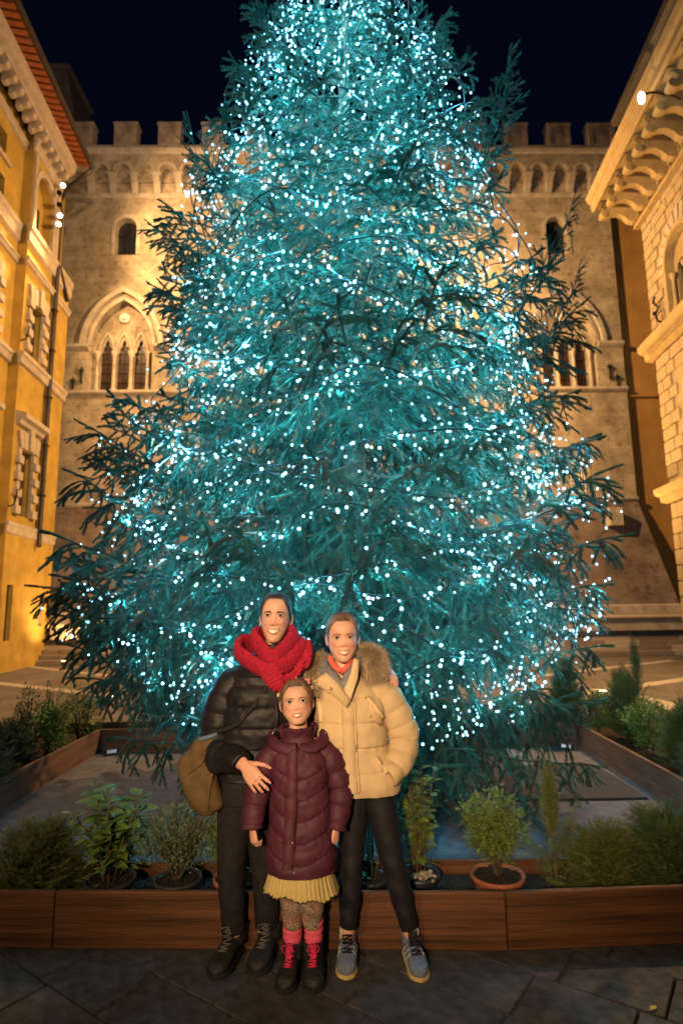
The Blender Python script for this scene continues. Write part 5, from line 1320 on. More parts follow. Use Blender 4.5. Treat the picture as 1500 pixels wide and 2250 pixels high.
class Surf:
    """finds points on a garment seen at a photograph pixel, so that trims lie on the cloth"""
    def __init__(s, *objs):
        vs, fs = [], []
        for o in objs:
            b = len(vs); par = o.parent.location if o.parent else Vector((0, 0, 0))
            vs += [Vector(v.co)+par for v in o.data.vertices]; fs += [tuple(i+b for i in p.vertices) for p in o.data.polygons]
        s.t = BVHTree.FromPolygons(vs, fs)
    def __call__(s, px, py, off=.004):
        o = Vector((0, 0, CAM_H)); d = (at(px, py, 1)-o).normalized(); h = s.t.ray_cast(o, d)
        if h[0] is None: return at(px, py, 2.95), Vector((0, -1, 0))
        n = h[1]; n = n if n.dot(d) < 0 else -n
        return h[0]+n*off, n
def strip_on(S, P, pix, wpx, name, m, th=.006, sub=6, off=.002, label=None):
    """a raised cloth strip following pixels on a garment; wpx is its half width in pixels across"""
    q = MB(); rows = []
    pts = []
    for i in range(len(pix)-1):
        for k in range(sub): t = k/sub; pts.append((pix[i][0]+(pix[i+1][0]-pix[i][0])*t, pix[i][1]+(pix[i+1][1]-pix[i][1])*t))
    pts.append(pix[-1])
    for i, (x, y) in enumerate(pts):
        x0, y0 = pts[max(0, i-1)]; x1, y1 = pts[min(len(pts)-1, i+1)]; l = math.hypot(x1-x0, y1-y0) or 1; nx, ny = -(y1-y0)/l*wpx, (x1-x0)/l*wpx
        a, na = S(x-nx, y-ny, off); b, nb = S(x+nx, y+ny, off); c, nc = S(x, y, off+th)
        if abs(a.y-c.y) > .08: a.y = c.y+.01
        if abs(b.y-c.y) > .08: b.y = c.y+.01
        rows.append([p-P.location for p in (a-na*.012, a+na*th*.8, c, b+nb*th*.8, b-nb*.012)])
    grid(q, rows, False, False, False); return q.build(name, MT[m], P, True, None, label)
def snaps(S, P, pix, r, m, name='snap'):
    for (x, y) in pix:
        p, n = S(x, y, .008); q = MB(); M_ = Matrix.Translation(p-P.location) @ n.to_track_quat('Z', 'Y').to_matrix().to_4x4()
        b = MB(); b.lathe([(r, -.004), (r, .0), (r*.75, .0025), (.0005, .003)], (0, 0, 0), 12); q.add(tr(b.v, M_), b.f); q.build(name, MT[m], P, True)
def shoe(P, x, y, yaw, L, mats, name, shaft=.12, wd=.042, ank=None, sole_h=.028, lace='lace_grey', ankw=.042, pitchtop=.0, nl=5, tongue=None, rows_n=9):
    """a laced shoe with its toe towards the viewer: upper with shaft, sole, laces"""
    M_ = Matrix.Translation(Vector((x, y, 0))-P.location) @ Matrix.Rotation(yaw, 4, 'Z')
    ol = [(0, .55*wd), (0.03*L, .74*wd), (.12*L, .86*wd), (.25*L, .86*wd), (.45*L, .90*wd), (.66*L, 1.05*wd), (.80*L, 1.04*wd), (.90*L, .86*wd), (.96*L, .60*wd), (.99*L, .32*wd), (1.0*L, .10*wd)]
    foot = [(-o[0]+.25*L, o[1]) for o in ol]
    up = MB(); rows = []
    H = [(0.0, .070), (.05, .075), (.25, .078), (.40, .074), (.55, .062), (.72, .050), (.88, .042), (.97, .028), (1.0, .016)]
    for i in range(15):
        t = i/14; h = interp([(a, b) for a, b in H], t)[0]; w = interp([(a/L, b) for a, b in ol], t)[0]*.97
        yy = -t*L+.25*L; r = []
        for j in range(14):
            th = 2*PI*j/14; r.append(M_ @ Vector((w*sgp(math.cos(th), .75), yy, sole_h*.7+h*.5*(1+sgp(math.sin(th), .8)))))
        rows.append(r)
    grid(up, rows)
    # shaft round the ankle
    rows = []
    for i in range(6):
        t = i/5; z = .06+t*(shaft); r_ = ankw*(1.02-.06*math.sin(PI*t)+.08*t); rows.append([M_ @ Vector((r_*math.cos(2*PI*j/16), .055*L/.26+.004+r_*1.15*math.sin(2*PI*j/16)-.012*(1-t), z)) for j in range(16)])
    rows.append([M_ @ Vector((ankw*.8*math.cos(2*PI*j/16), .055*L/.26+.004+ankw*.9*math.sin(2*PI*j/16), .06+shaft-.01)) for j in range(16)])
    grid(up, rows)
    s = up.build(name, MT[mats[0]], P, True)
    so = MB(); pl = [(f[1]*1.06, f[0]-.004 if i == 10 else f[0]) for i, f in enumerate(foot)]; pl = pl+[(-a, b) for a, b in reversed(pl)]
    so.prism([(a*.95, b*.97) for a, b in pl], (0, 0, .001), (1, 0, 0), (0, 1, 0), (0, 0, sole_h*.35)); so.prism(pl, (0, 0, .001+sole_h*.352), (1, 0, 0), (0, 1, 0), (0, 0, sole_h*.6)); b = MB(); b.add(tr(so.v, M_), so.f); b.build('sole', MT[mats[1]], s)
    la = MB(); ys = []
    for i in range(nl):
        t = i/(nl-1); yy = -.42*L*(1-t)+.02*t-.01; zz = sole_h*.7+.062+.002+(shaft*.80)*max(0, t-.35)/.65+.012*t
        hw = wd*.52
        yy2 = yy if t < .35 else -.02*L/.26-.018+(.03 if t > .7 else .0)*0
        yy2 = -.42*L*(1-min(1, t/.5))+(-.045)*min(1, t/.5)
        ys.append((yy2, zz))
        la.tube([M_ @ Vector((-hw, yy2+.012, zz-.008)), M_ @ Vector((0, yy2-.008, zz+.004)), M_ @ Vector((hw, yy2+.012, zz-.006))], .0034, 5)
        if i: 
            la.tube([M_ @ Vector((-hw, ys[i-1][0]+.01, ys[i-1][1]-.006)), M_ @ Vector((0, (ys[i-1][0]+yy2)/2-.010, (ys[i-1][1]+zz)/2+.003)), M_ @ Vector((hw, yy2+.01, zz-.006))], .0030, 5)
    for sg in (-1, 1): la.tube([M_ @ Vector((0, ys[-1][0]-.012, ys[-1][1]+.004)), M_ @ Vector((sg*.02, ys[-1][0]-.02, ys[-1][1]+.004)), M_ @ Vector((sg*.028, ys[-1][0]-.022, ys[-1][1]-.012)), M_ @ Vector((sg*.012, ys[-1][0]-.02, ys[-1][1]-.026))], .0024, 5)
    la.build('laces', MT[lace], s, True)
    return s, M_

# ================================================================ the woman
W = thing('person', 'woman in a black down jacket and chunky red knitted scarf, smiling', 'person', (-.46, 3.10, 0))
wl = W.location
O = lambda v: Vector(v)-wl
hc = at(602, 1354, 3.022)+Vector((0, .080, 0))
MH = Matrix.Translation(hc-wl) @ Matrix.Rotation(math.radians(2), 4, 'Y') @ Matrix.Rotation(math.radians(-2), 4, 'X')
q = MB(); add_head(q, MH, 1.0, 1.0, [O((-.36, 3.125, 1.38)), O((-.37, 3.13, 1.28))])
limb(q, [(0, *O((-.375, 3.13, 1.30)), .09), (1, *O((-.41, 3.12, 1.05)), .11), (2, *O((-.45, 3.12, .75)), .10)], 8, 16)
wr = at(538, 1681, 2.87); tip = at(578, 1736, 2.800)
for pts in ([(-.40, 3.13, 1.28, .06), (-.575, 3.13, 1.25, .05), (-.632, 3.11, 1.0, .042), (*at(519, 1668, 2.92), .032), (*wr, .027)], [(-.36, 3.13, 1.28, .06), (-.20, 3.16, 1.26, .05), (.0, 3.27, 1.25, .042), (.208, 3.155, 1.328, .028)],
            [(-.53, 3.11, .75, .07), (-.55, 3.10, .42, .05), (-.545, 3.11, .10, .04)], [(-.42, 3.11, .75, .07), (-.40, 3.12, .42, .05), (-.395, 3.14, .10, .04)]):
    limb(q, [(i, *O(p[:3]), p[3]) for i, p in enumerate(pts)], 14, 12)
hand(q, hand_frame(O(wr), O(tip), Vector((-.25, -1, .25))), 1.0, (.16, .18, .2, .24), .15, 1, (.80, .22))
hand(q, hand_frame(O((.208, 3.150, 1.330)), O((.272, 3.035, 1.255)), Vector((.55, -.25, .8))), .92, (.35, .38, .4, .42), .05, 1, (.4, .2))
blush(remeshed('body', q, MT['skin'], W, .0030), MH, 1.0, 1.0)
face(W, MH, 1., 1., 'iris', 'brow_dark', .0335, .0350, .0100, .0165, .0030, True, -.070, 1.08)
HLW = lambda p: (.086-.004*p if p < .55 else .084-.115*(p-.55) if p < 1.15 else .015-.10*(p-1.15) if p < 1.75 else -.07)
hair_cap(W, MH, 1., 1., 'hair_dark', HLW, .0075); hairline(W, MH, 1., 1., 'hair_dark', HLW, 900, .035, 1, .002)
q = MB(); q.sphere(MH @ Vector((0, .115, .03)), .035, 12, 8); q.build('hair_bun', MT['hair_dark'], W, True)
for s in (-1, 1): q = MB(); q.sphere(MH @ Vector((s*.082, .012, -.048)), .0045, 8, 6); q.build('earring', MT['steel'], W, True)
# jacket
pf = puff(.098, .013, .02, 11, .008)
q = MB(); torso(q, [(.815, *O((-.45, 3.11, 0))[:2], .178, .142), (.95, *O((-.44, 3.11, 0))[:2], .176, .140), (1.10, *O((-.42, 3.11, 0))[:2], .184, .146), (1.21, *O((-.405, 3.115, 0))[:2], .190, .142), (1.285, *O((-.395, 3.12, 0))[:2], .186, .122), (1.335, *O((-.385, 3.125, 0))[:2], .150, .100), (1.375, *O((-.37, 3.125, 0))[:2], .095, .088), (1.41, *O((-.363, 3.125, 0))[:2], .084, .086), (1.45, *O((-.36, 3.125, 0))[:2], .087, .088)], 110, 72, lambda z, th, p: pf(z, th, p)*(1 if z < 1.3 else .35)); jb = q.build('jacket', MT['black_down'], W, True)
pa = puff(.092, .011, .03, 12, .009)
cf = O(at(531, 1679, 2.885)); cf0 = O(at(519, 1668, 2.92)); q = MB(); limb(q, [(0, *O((-.47, 3.125, 1.285)), .078), (.6, *O((-.572, 3.12, 1.235)), .088), (1.3, *O((-.622, 3.115, 1.10)), .087), (2, *O((-.632, 3.09, .995)), .083), (2.6, *O((-.595, 3.01, .925)), .072), (3.2, *cf0, .056), (3.45, *cf, .047)], 70, 28, pa); sl = q.build('sleeve', MT['black_down'], W, True)
q = MB(); limb(q, [(0, *O((-.28, 3.14, 1.275)), .085), (1, *O((-.17, 3.19, 1.26)), .085), (2, *O((.0, 3.255, 1.245)), .075), (3, *O((.15, 3.205, 1.305)), .052), (3.3, *O((.190, 3.175, 1.325)), .046)], 60, 24, pa); q.build('sleeve', MT['black_down'], W, True)
SW = Surf(jb, sl)
# hand-warmer zip and small pale chest mark
q = MB(); pp = [SW(523+3*i, 1592-9*i*.6, .004)[0]-wl for i in range(5)]; q.tube(pp, .003, 5); q.build('zip', MT['steel'], W)
lg = MB()
pts = []
for i in range(26):
    t = i/25; x = 628+19*t; y = 1464.5-4.0*t+1.6*math.sin(t*23)*(1-.5*t)-(2.2 if i < 4 else 0); pts.append(SW(x, y, .004)[0]-wl)
lg.tube(pts, .0011, 4); lg.build('chest_logo', MT['shoe_silver'], W)
strip_on(SW, W, [(612, 1510), (607, 1600), (600, 1700)], 5, 'zip_placket', 'black_down', .006)
# trousers and boots
q = MB()
wn_ = lambda s, th, p: .006*noise.noise(p*9)+.004*noise.noise(p*22)+.004*math.sin(s*60+th)*max(0, (s-.45))
limb(q, [(0, *O((-.505, 3.11, .80)), .115), (.5, *O((-.535, 3.105, .66)), .098), (1, *O((-.553, 3.09, .45)), .073), (1.6, *O((-.550, 3.10, .24)), .060), (2, *O((-.545, 3.115, .12)), .058)], 50, 26, wn_)
limb(q, [(0, *O((-.43, 3.12, .80)), .115), (.5, *O((-.415, 3.12, .66)), .098), (1, *O((-.40, 3.115, .45)), .073), (1.6, *O((-.393, 3.13, .24)), .060), (2, *O((-.392, 3.15, .12)), .058)], 50, 26, wn_)
torso(q, [(.70, *O((-.475, 3.115, 0))[:2], .158, .125), (.80, *O((-.465, 3.115, 0))[:2], .160, .13), (.93, *O((-.45, 3.115, 0))[:2], .15, .12)], 16, 40, lambda z, th, p: .004*noise.noise(p*12), .9)
q.build('trousers', MT['trousers'], W, True)
shoe(W, -.553, 3.10, math.radians(-14), .245, ('boot', 'sole'), 'boot', .075, .052, None, .026, 'lace_grey', .060, 0, 6)
shoe(W, -.385, 3.125, math.radians(-10), .245, ('boot', 'sole'), 'boot', .075, .052, None, .026, 'lace_grey', .060, 0, 6)
# chunky scarf: two rings and a hanging knot with a thin loop
def knit(q, keys, flat=.62, n=40, nz=150):
    def d(s, th, p): return .0095*abs(math.sin(s*PI/.018))**.8*(.72+.28*math.sin(th*10+s*300))-.004+.003*noise.noise(p*40)
    limb(q, keys, nz, n, d, True, flat)
A_ = lambda px, py, Y: O(at(px, py, Y))
_k0 = knit
def knit(q, keys, flat=.62, n=40, nz=150): _k0(q, [k[:4]+(k[4]*1.06,) for k in keys], flat*.66, n, nz)
q = MB()
knit(q, [(0, *O((-.355, 3.215, 1.455)), .034), (1, *A_(560, 1392, 3.10), .036), (2, *A_(572, 1422, 3.02), .040), (3, *A_(600, 1446, 2.955), .042), (4, *A_(633, 1420, 3.01), .042), (5, *A_(646, 1388, 3.10), .038), (6, *O((-.345, 3.215, 1.45)), .034)], .72)
knit(q, [(0, *O((-.38, 3.235, 1.415)), .04), (1, *A_(537, 1412, 3.12), .042), (1.7, *A_(524, 1430, 3.04), .044), (2.5, *A_(552, 1456, 2.965), .046), (3.3, *A_(597, 1474, 2.92), .046), (4.2, *A_(645, 1448, 2.955), .044), (5.1, *A_(668, 1420, 3.05), .042), (6, *O((-.32, 3.235, 1.415)), .04)], .72, 40, 170)
knit(q, [(0, *A_(588, 1462, 2.915), .046), (1, *A_(600, 1486, 2.90), .046), (2, *A_(611, 1507, 2.895), .032), (2.4, *A_(616, 1516, 2.895), .014)], .6)
knit(q, [(0, *A_(664, 1412, 3.03), .040), (1, *A_(671, 1440, 2.98), .032), (2, *A_(668, 1468, 2.95), .018)], .7)
for dx in (0, 9):
    knit(q, [(0, *A_(665-dx*.3, 1450, 2.945), .011), (1, *A_(655-dx, 1478, 2.925), .0115), (2, *A_(633-dx*.6, 1496-dx, 2.91), .0115), (3, *A_(612, 1495, 2.90), .012)], .9, 12, 50)
q.build('scarf', MT['red_knit'], W, True)
# her shoulder bag is carried: a thing of its own
BG = thing('shoulder_bag', 'olive brown slouchy shoulder bag hanging at the woman\'s hip', 'bag', (-.68, 3.03, 0))
bl = BG.location; q = MB()
bk = [(.665, -.665, 3.03, .035, .03), (.70, -.668, 3.03, .078, .055), (.78, -.692, 3.03, .098, .068), (.86, -.715, 3.03, .098, .07), (.92, -.712, 3.035, .085, .066), (.98, -.688, 3.04, .06, .055), (1.02, -.664, 3.045, .045, .045)]
torso(q, [(k[0], k[1]-bl.x, k[2]-bl.y, k[3], k[4]) for k in bk], 40, 40, lambda z, th, p: .008*noise.noise(Vector((p.x*14, p.y*14, p.z*7)))+.006*math.sin(p.x*60+p.z*30), .8, .01, False)
bo = q.build('pouch', MT['bag'], BG, True)
q = MB(); q.tube([Vector((-.664-bl.x+.05*math.cos(2*PI*i/20), 3.045-bl.y+.05*math.sin(2*PI*i/20), 1.02+.014*math.cos(2*PI*i/20))) for i in range(21)], .010, 8); q.build('rim', MT['bag_rim'], BG, True)
SB = Surf(bo)
strip_on(SB, BG, [(412, 1700), (440, 1680), (462, 1640)], 3, 'flap_seam', 'bag', .005); strip_on(SB, BG, [(455, 1780), (462, 1720), (474, 1665)], 3, 'side_seam', 'bag', .005)
pts = [at(463, 1612, 3.02)]+[SW(x, y, .008)[0] for x, y in ((500, 1604), (527, 1590), (560, 1550), (590, 1510), (606, 1480))]
q = MB(); rows = []
for i, p in enumerate(pts):
    t = (pts[min(i+1, len(pts)-1)]-pts[max(i-1, 0)]).normalized(); s = t.cross(Vector((0, -1, 0))).normalized()*.011
    rows.append([p-bl-s, p-bl-s*.9+Vector((0, -.005, 0)), p-bl+s*.9+Vector((0, -.005, 0)), p-bl+s])
grid(q, rows, False, False, False); q.build('strap', MT['strap'], BG, True)

# ================================================================ the teenage girl
T = thing('person', 'teenage girl in a tan padded parka with fur-trimmed hood', 'person', (.08, 3.05, 0))
wl = T.location
O = lambda v: Vector(v)-wl
A_ = lambda px, py, Y: O(at(px, py, Y))
hc = at(753, 1400, 2.975)+Vector((0, .080, 0))
TS = (1.0, .90)
MH = Matrix.Translation(hc-wl) @ Matrix.Rotation(math.radians(-1), 4, 'Y') @ Matrix.Rotation(math.radians(1), 4, 'X') @ Matrix.Rotation(math.radians(2), 4, 'Z')
q = MB(); add_head(q, MH, 1.0, .91, [O((.0, 3.075, 1.32)), O((.02, 3.08, 1.22))], .72, .0045)
limb(q, [(0, *O((.02, 3.08, 1.24)), .09), (1, *O((.03, 3.07, 1.0)), .12), (2, *O((.09, 3.06, .80)), .13)], 8, 16)
for pts in ([(.06, 3.08, 1.23, .05), (.20, 3.07, 1.20, .045), (.30, 3.07, 1.0, .04), (.20, 2.97, .85, .03)], [(-.02, 3.08, 1.23, .05), (-.14, 3.10, 1.2, .045), (-.17, 3.2, 1.0, .04), (-.2, 3.25, .95, .03)],
            [(.05, 3.065, .82, .05), (.022, 3.055, .46, .035), (.008, 3.068, .22, .030), (.0, 3.085, .06, .032)], [(.13, 3.065, .82, .05), (.215, 3.055, .46, .035), (.270, 3.068, .22, .030), (.30, 3.085, .06, .032)]):
    limb(q, [(i, *O(p[:3]), p[3]) for i, p in enumerate(pts)], 14, 14)
hand(q, hand_frame(O((.215, 2.965, .875)), O((.13, 2.945, .80)), Vector((0, -1, .1))), .85, (.3, .3, .3, .3), .05, 1, (.5, .3))
hand(q, hand_frame(O((-.2, 3.25, .95)), O((-.25, 3.27, .9)), Vector((0, 1, .1))), .85, (.3, .3, .3, .3), .05, 1, (.5, .3))
blush(remeshed('body', q, MT['skin'], T, .0030), MH, 1.0, .91)
MF = MH @ Matrix.Diagonal((1, 1, .91, 1))
face(T, MF, 1., 1., 'iris', 'brow_light', .0330, .0325, .0090, .0145, .0023, True, -.0725, 1.12)
HLT = lambda p: (.090-.006*p if p < .6 else .086-.115*(p-.6) if p < 1.2 else .017-.10*(p-1.2) if p < 1.75 else -.07)
hair_cap(T, MH, 1., .96, 'hair_brown', HLT, .0085); hairline(T, MH, 1., .96, 'hair_brown', HLT, 1100, .034, 2, .0035, .001)
def bunp(rng):
    v = Vector((rng.gauss(0, 1), rng.gauss(0, .6), rng.gauss(0, 1))).normalized(); return MH @ (Vector((0, .10, .035))+Vector((v.x*.062, v.y*.035, v.z*.058))), (MH.to_3x3() @ v)
q = strands(T, bunp, 900, .030, 'hair_brown', 4); q.sphere(MH @ Vector((0, .115, .03)), .055, 14, 10); q.build('hair_bun', MT['hair_brown'], T)
pf = puff(.112, .012, .035, 10, .007)
JK = [(.755, *O((.075, 3.06, 0))[:2], .190, .145), (.80, *O((.07, 3.06, 0))[:2], .195, .15), (.92, *O((.045, 3.06, 0))[:2], .178, .142), (1.05, *O((.03, 3.06, 0))[:2], .174, .140), (1.14, *O((.03, 3.065, 0))[:2], .178, .130), (1.21, *O((.03, 3.07, 0))[:2], .160, .108), (1.265, *O((.015, 3.075, 0))[:2], .112, .092), (1.30, *O((.0, 3.075, 0))[:2], .082, .082)]
q = MB(); torso(q, JK, 100, 72, lambda z, th, p: pf(z, th, p)*(1 if z < 1.22 else .2)); jb = q.build('parka', MT['tan_down'], T, True)
pa = puff(.078, .010, .0, 13, .007)
q = MB(); limb(q, [(0, *O((.12, 3.075, 1.215)), .072), (.5, *O((.195, 3.07, 1.185)), .080), (1.2, *O((.258, 3.07, 1.09)), .080), (2, *O((.288, 3.06, .985)), .076), (2.6, *O((.262, 3.01, .905)), .066), (3.2, *O((.215, 2.955, .855)), .055), (3.4, *O((.200, 2.945, .845)), .052)], 70, 28, pa); sl = q.build('sleeve', MT['tan_down'], T, True)
q = MB(); limb(q, [(0, *O((-.07, 3.08, 1.21)), .075), (.6, *O((-.135, 3.10, 1.18)), .078), (1.5, *O((-.16, 3.17, 1.06)), .072), (2.4, *O((-.19, 3.24, .96)), .06)], 50, 24, pa); q.build('sleeve', MT['tan_down'], T, True)
ST = Surf(jb, sl)
strip_on(ST, T, [(764, 1530), (766, 1600), (769, 1680), (774, 1741)], 15, 'placket', 'tan_down', .010, 8, .004)
strip_on(ST, T, [(779, 1545), (781, 1610), (784, 1680), (789, 1738)], 1.6, 'placket_piping', 'tan_trim', .008, 8, .006)
snaps(ST, T, [(763, 1548), (767, 1611), (771, 1672), (774, 1731)], .0085, 'brass')
# open collar flap, right lapel, chest pocket and slanted side pocket
def patch(S, P, pix, name, m, th=.012, off=.010, Ys=None):
    q = MB(); ps = []
    for i, (x, y) in enumerate(pix): p = S(x, y, off)[0] if Ys is None else at(x, y, Ys[i]); ps.append(p-P.location)
    n = Vector((0, 0, 0))
    for i in range(1, len(ps)-1): n += (ps[i]-ps[0]).cross(ps[i+1]-ps[0])
    n = n.normalized(); n = n if n.y < 0 else -n
    k = len(ps); c = sum(ps, Vector())/k; inn = [c+(p-c)*.9+n*th for p in ps]
    q.add(ps+inn+[c+n*th*1.15]+[p-n*th*.8 for p in ps], [(i, (i+1) % k, (i+1) % k+k, i+k) for i in range(k)]+[(i+k, (i+1) % k+k, 2*k) for i in range(k)]+[(2*k+1+i, 2*k+1+(i+1) % k, (i+1) % k, i) for i in range(k)])
    return q.build(name, MT[m], P, True)
patch(ST, T, [(686, 1497), (716, 1478), (742, 1500), (770, 1540), (762, 1556), (730, 1528)], 'collar_flap', 'tan_down', .012, .012, [2.935, 2.93, 2.915, 2.905, 2.905, 2.92])
patch(ST, T, [(777, 1446), (789, 1450), (786, 1490), (770, 1540), (755, 1515), (770, 1480)], 'lapel', 'tan_trim', .010, .012, [2.965, 2.97, 2.93, 2.905, 2.915, 2.935])
ssn = Surf(*[o for o in T.children if o.name.startswith('collar_flap')]); snaps(ssn, T, [(694, 1497), (727, 1513)], .007, 'brass')
patch(ST, T, [(802, 1533), (811, 1529), (839, 1574), (836, 1596), (815, 1580)], 'pocket_flap', 'tan_down', .010, .006); strip_on(ST, T, [(803, 1531), (822, 1552), (838, 1574)], 2.2, 'pocket_edge', 'tan_trim', .011, 5, .006); snaps(ST, T, [(814, 1575)], .006, 'brass')
strip_on(ST, T, [(823, 1663), (834, 1680), (848, 1700)], 5, 'side_pocket', 'tan_trim', .010, 5, .004)
strip_on(ST, T, [(700, 1543), (703, 1565), (705, 1590)], 4, 'chest_zip', 'tan_trim', .008, 5, .004)
# grey scarf, coral collar
q = MB()
limb(q, [(0, *A_(707, 1452, 3.07), .026), (1, *A_(718, 1478, 2.985), .032), (2, *A_(738, 1503, 2.945), .034), (3, *A_(752, 1528, 2.925), .020)], 30, 18, lambda s, th, p: .004*noise.noise(p*30), True, .6)
limb(q, [(0, *A_(795, 1440, 3.09), .026), (1, *A_(783, 1462, 3.0), .026), (2, *A_(764, 1494, 2.945), .030), (3, *A_(750, 1528, 2.925), .018)], 30, 18, lambda s, th, p: .004*noise.noise(p*30), True, .6)
q.build('neck_scarf', MT['grey_scarf'], T, True)
q = MB()
limb(q, [(0, *A_(724, 1443, 3.03), .012), (1, *A_(733, 1462, 2.985), .014), (2, *A_(748, 1474, 2.965), .012)], 14, 12, None, True, .6)
limb(q, [(0, *A_(773, 1450, 3.02), .012), (1, *A_(764, 1464, 2.985), .014), (2, *A_(750, 1476, 2.965), .012)], 14, 12, None, True, .6)
q.build('inner_collar', MT['coral'], T, True)
# hood behind the neck and its fur
def fur(P, keys, n, ln, seed, mats, name='fur_trim', core=.5):
    rng = random.Random(seed); q = MB()
    limb(q, [(k[0], k[1], k[2], k[3], k[4]*core) for k in keys], 30, 12)
    for i in range(n):
        t = keys[0][0]+(keys[-1][0]-keys[0][0])*rng.random(); x, y, z, r = interp(keys, t); c = Vector((x, y, z))
        x2, y2, z2, _ = interp(keys, min(keys[-1][0], t+.05)); tn = Vector((x2-x, y2-y, z2-z)); tn = tn.normalized() if tn.length > 1e-6 else Vector((1, 0, 0))
        d = Vector((rng.gauss(0, 1), rng.gauss(0, 1), rng.gauss(0, 1))); d = (d-tn*d.dot(tn)).normalized()
        cl = noise.noise((t*6, d.x*2, d.z*2)); d = (d+Vector((cl*.7, -.15, noise.noise((t*5+9, d.x*2, 4))*.7-.15))).normalized()
        a = c+d*r*core*.9; l = ln*rng.uniform(.5, 1.15); mid = a+d*l*.55; e = a+d*l+Vector((0, 0, -l*.25)); s = d.cross(Vector((rng.gauss(0, 1), rng.gauss(0, 1), rng.gauss(0, 1)))).normalized()*.00065
        q.mi = 0 if rng.random() < .45 else (1 if cl < .1 else 2)
        q.add([a-s, a+s, mid+s*.8, mid-s*.8, e], [(0, 1, 2, 3), (3, 2, 4)])
    return q.build(name, [MT[m] for m in mats], P)
q = MB(); limb(q, [(0, *O((-.13, 3.14, 1.26)), .05), (1, *O((-.07, 3.2, 1.30)), .075), (2, *O((.03, 3.22, 1.31)), .08), (3, *O((.12, 3.18, 1.30)), .07), (4, *O((.16, 3.12, 1.28)), .05)], 40, 20, lambda s, th, p: .008*noise.noise(p*12)); q.build('hood', MT['tan_down'], T, True)
fur(T, [(0, *A_(680, 1525, 2.98), .030), (1, *A_(681, 1492, 3.0), .040), (2, *A_(694, 1462, 3.06), .042), (3, *A_(716, 1444, 3.13), .036)], 7500, .050, 5, ('fur_brown', 'fur_tan', 'fur_pale'))
fur(T, [(0, *A_(786, 1440, 3.12), .034), (1, *A_(806, 1434, 3.08), .048), (2, *A_(826, 1447, 3.03), .050), (3, *A_(824, 1468, 2.99), .044), (4, *A_(806, 1472, 2.965), .012)], 11000, .056, 6, ('fur_brown', 'fur_tan', 'fur_pale'))
q = MB()
wl2 = lambda s, th, p: .003*noise.noise(p*14)+.0025*math.sin(s*55+2*th)*(1 if s > .35 else .2)
limb(q, [(0, *O((.055, 3.065, .84)), .105), (.5, *O((.04, 3.06, .70)), .082), (1, *O((.022, 3.055, .46)), .060), (1.5, *O((.012, 3.065, .27)), .052), (2, *O((.004, 3.075, .145)), .040)], 50, 24, wl2)
limb(q, [(0, *O((.125, 3.065, .84)), .105), (.5, *O((.165, 3.06, .70)), .082), (1, *O((.215, 3.055, .46)), .060), (1.5, *O((.258, 3.065, .27)), .052), (2, *O((.292, 3.075, .135)), .040)], 50, 24, wl2)
q.build('leggings', MT['leggings'], T, True)
for (x, y, yaw) in ((.0, 3.075, -4), (.300, 3.05, 8)):
    s_, M_ = shoe(T, x, y, math.radians(yaw), .215, ('shoe_blue', 'shoe_sole'), 'running_shoe', .045, .044, None, .020, 'lace_dark', .040, 0, 5)
    q = MB(); b = MB(); b.prism([(-.018, 0), (.018, 0), (.022, .05), (-.022, .05)], (0, -.028, .080), (1, 0, 0), (0, .35, 1), (0, .006, 0)); q.add(tr(b.v, M_), b.f); q.build('tongue', MT['lace_dark'], s_)
    for sg in (-1, 1):
        q = MB(); b = MB()
        for k in range(3): b.tube([(sg*.043, .02-.035*k, .032), (sg*.041, .005-.035*k, .052), (sg*.030, -.01-.035*k, .076)], .004, 5)
        q.add(tr(b.v, M_), b.f); q.build('side_stripe', MT['shoe_silver'], s_)
    q = MB(); limb(q, [(0, x-wl.x, y-wl.y+.04, .075, .041), (1, x-wl.x, y-wl.y+.035, .118, .039)], 6, 16); q.build('sock', MT['sock_white'], T, True)

# ================================================================ the little girl
C = thing('person', 'little girl in a long plum padded coat, mustard tulle skirt and flower headband', 'person', (-.21, 2.92, 0))
wl = C.location
O = lambda v: Vector(v)-wl
A_ = lambda px, py, Y: O(at(px, py, Y))
hc = at(648.5, 1546, 2.845)+Vector((0, .077, 0))
MH = Matrix.Translation(hc-wl) @ Matrix.Rotation(math.radians(-5), 4, 'Y') @ Matrix.Rotation(math.radians(-7), 4, 'X') @ Matrix.Rotation(math.radians(4), 4, 'Z')
q = MB(); add_head(q, MH, .93, .78, [O((-.225, 2.935, 1.03)), O((-.215, 2.94, .95))], .50, .0065)
limb(q, [(0, *O((-.215, 2.935, 1.0)), .07), (1, *O((-.21, 2.93, .8)), .09), (2, *O((-.205, 2.92, .5)), .10)], 8, 16)
for pts in ([(-.24, 2.935, .99, .04), (-.345, 2.93, .96, .036), (-.405, 2.925, .80, .03), (-.425, 2.885, .65, .024)], [(-.18, 2.935, .99, .04), (-.075, 2.93, .96, .036), (-.02, 2.925, .79, .03), (-.045, 2.885, .645, .024)],
            [(-.25, 2.92, .5, .04), (-.25, 2.96, .25, .028), (-.252, 2.985, .06, .024)], [(-.16, 2.92, .5, .04), (-.163, 2.96, .25, .028), (-.162, 2.985, .06, .024)]):
    limb(q, [(i, *O(p[:3]), p[3]) for i, p in enumerate(pts)], 14, 12)
hand(q, hand_frame(O((-.425, 2.885, .645)), O((-.408, 2.865, .555)), Vector((-.75, -.65, 0))), .66, (.75, .8, .8, .85), .05, -1, (.5, .3))
hand(q, hand_frame(O((-.045, 2.885, .64)), O((-.062, 2.865, .55)), Vector((.75, -.65, 0))), .66, (.75, .8, .8, .85), .05, 1, (.5, .3))
blush(remeshed('body', q, MT['skin'], C, .0028), MH, .93, .78)
MF = MH @ Matrix.Diagonal((.93, 1, .78, 1))
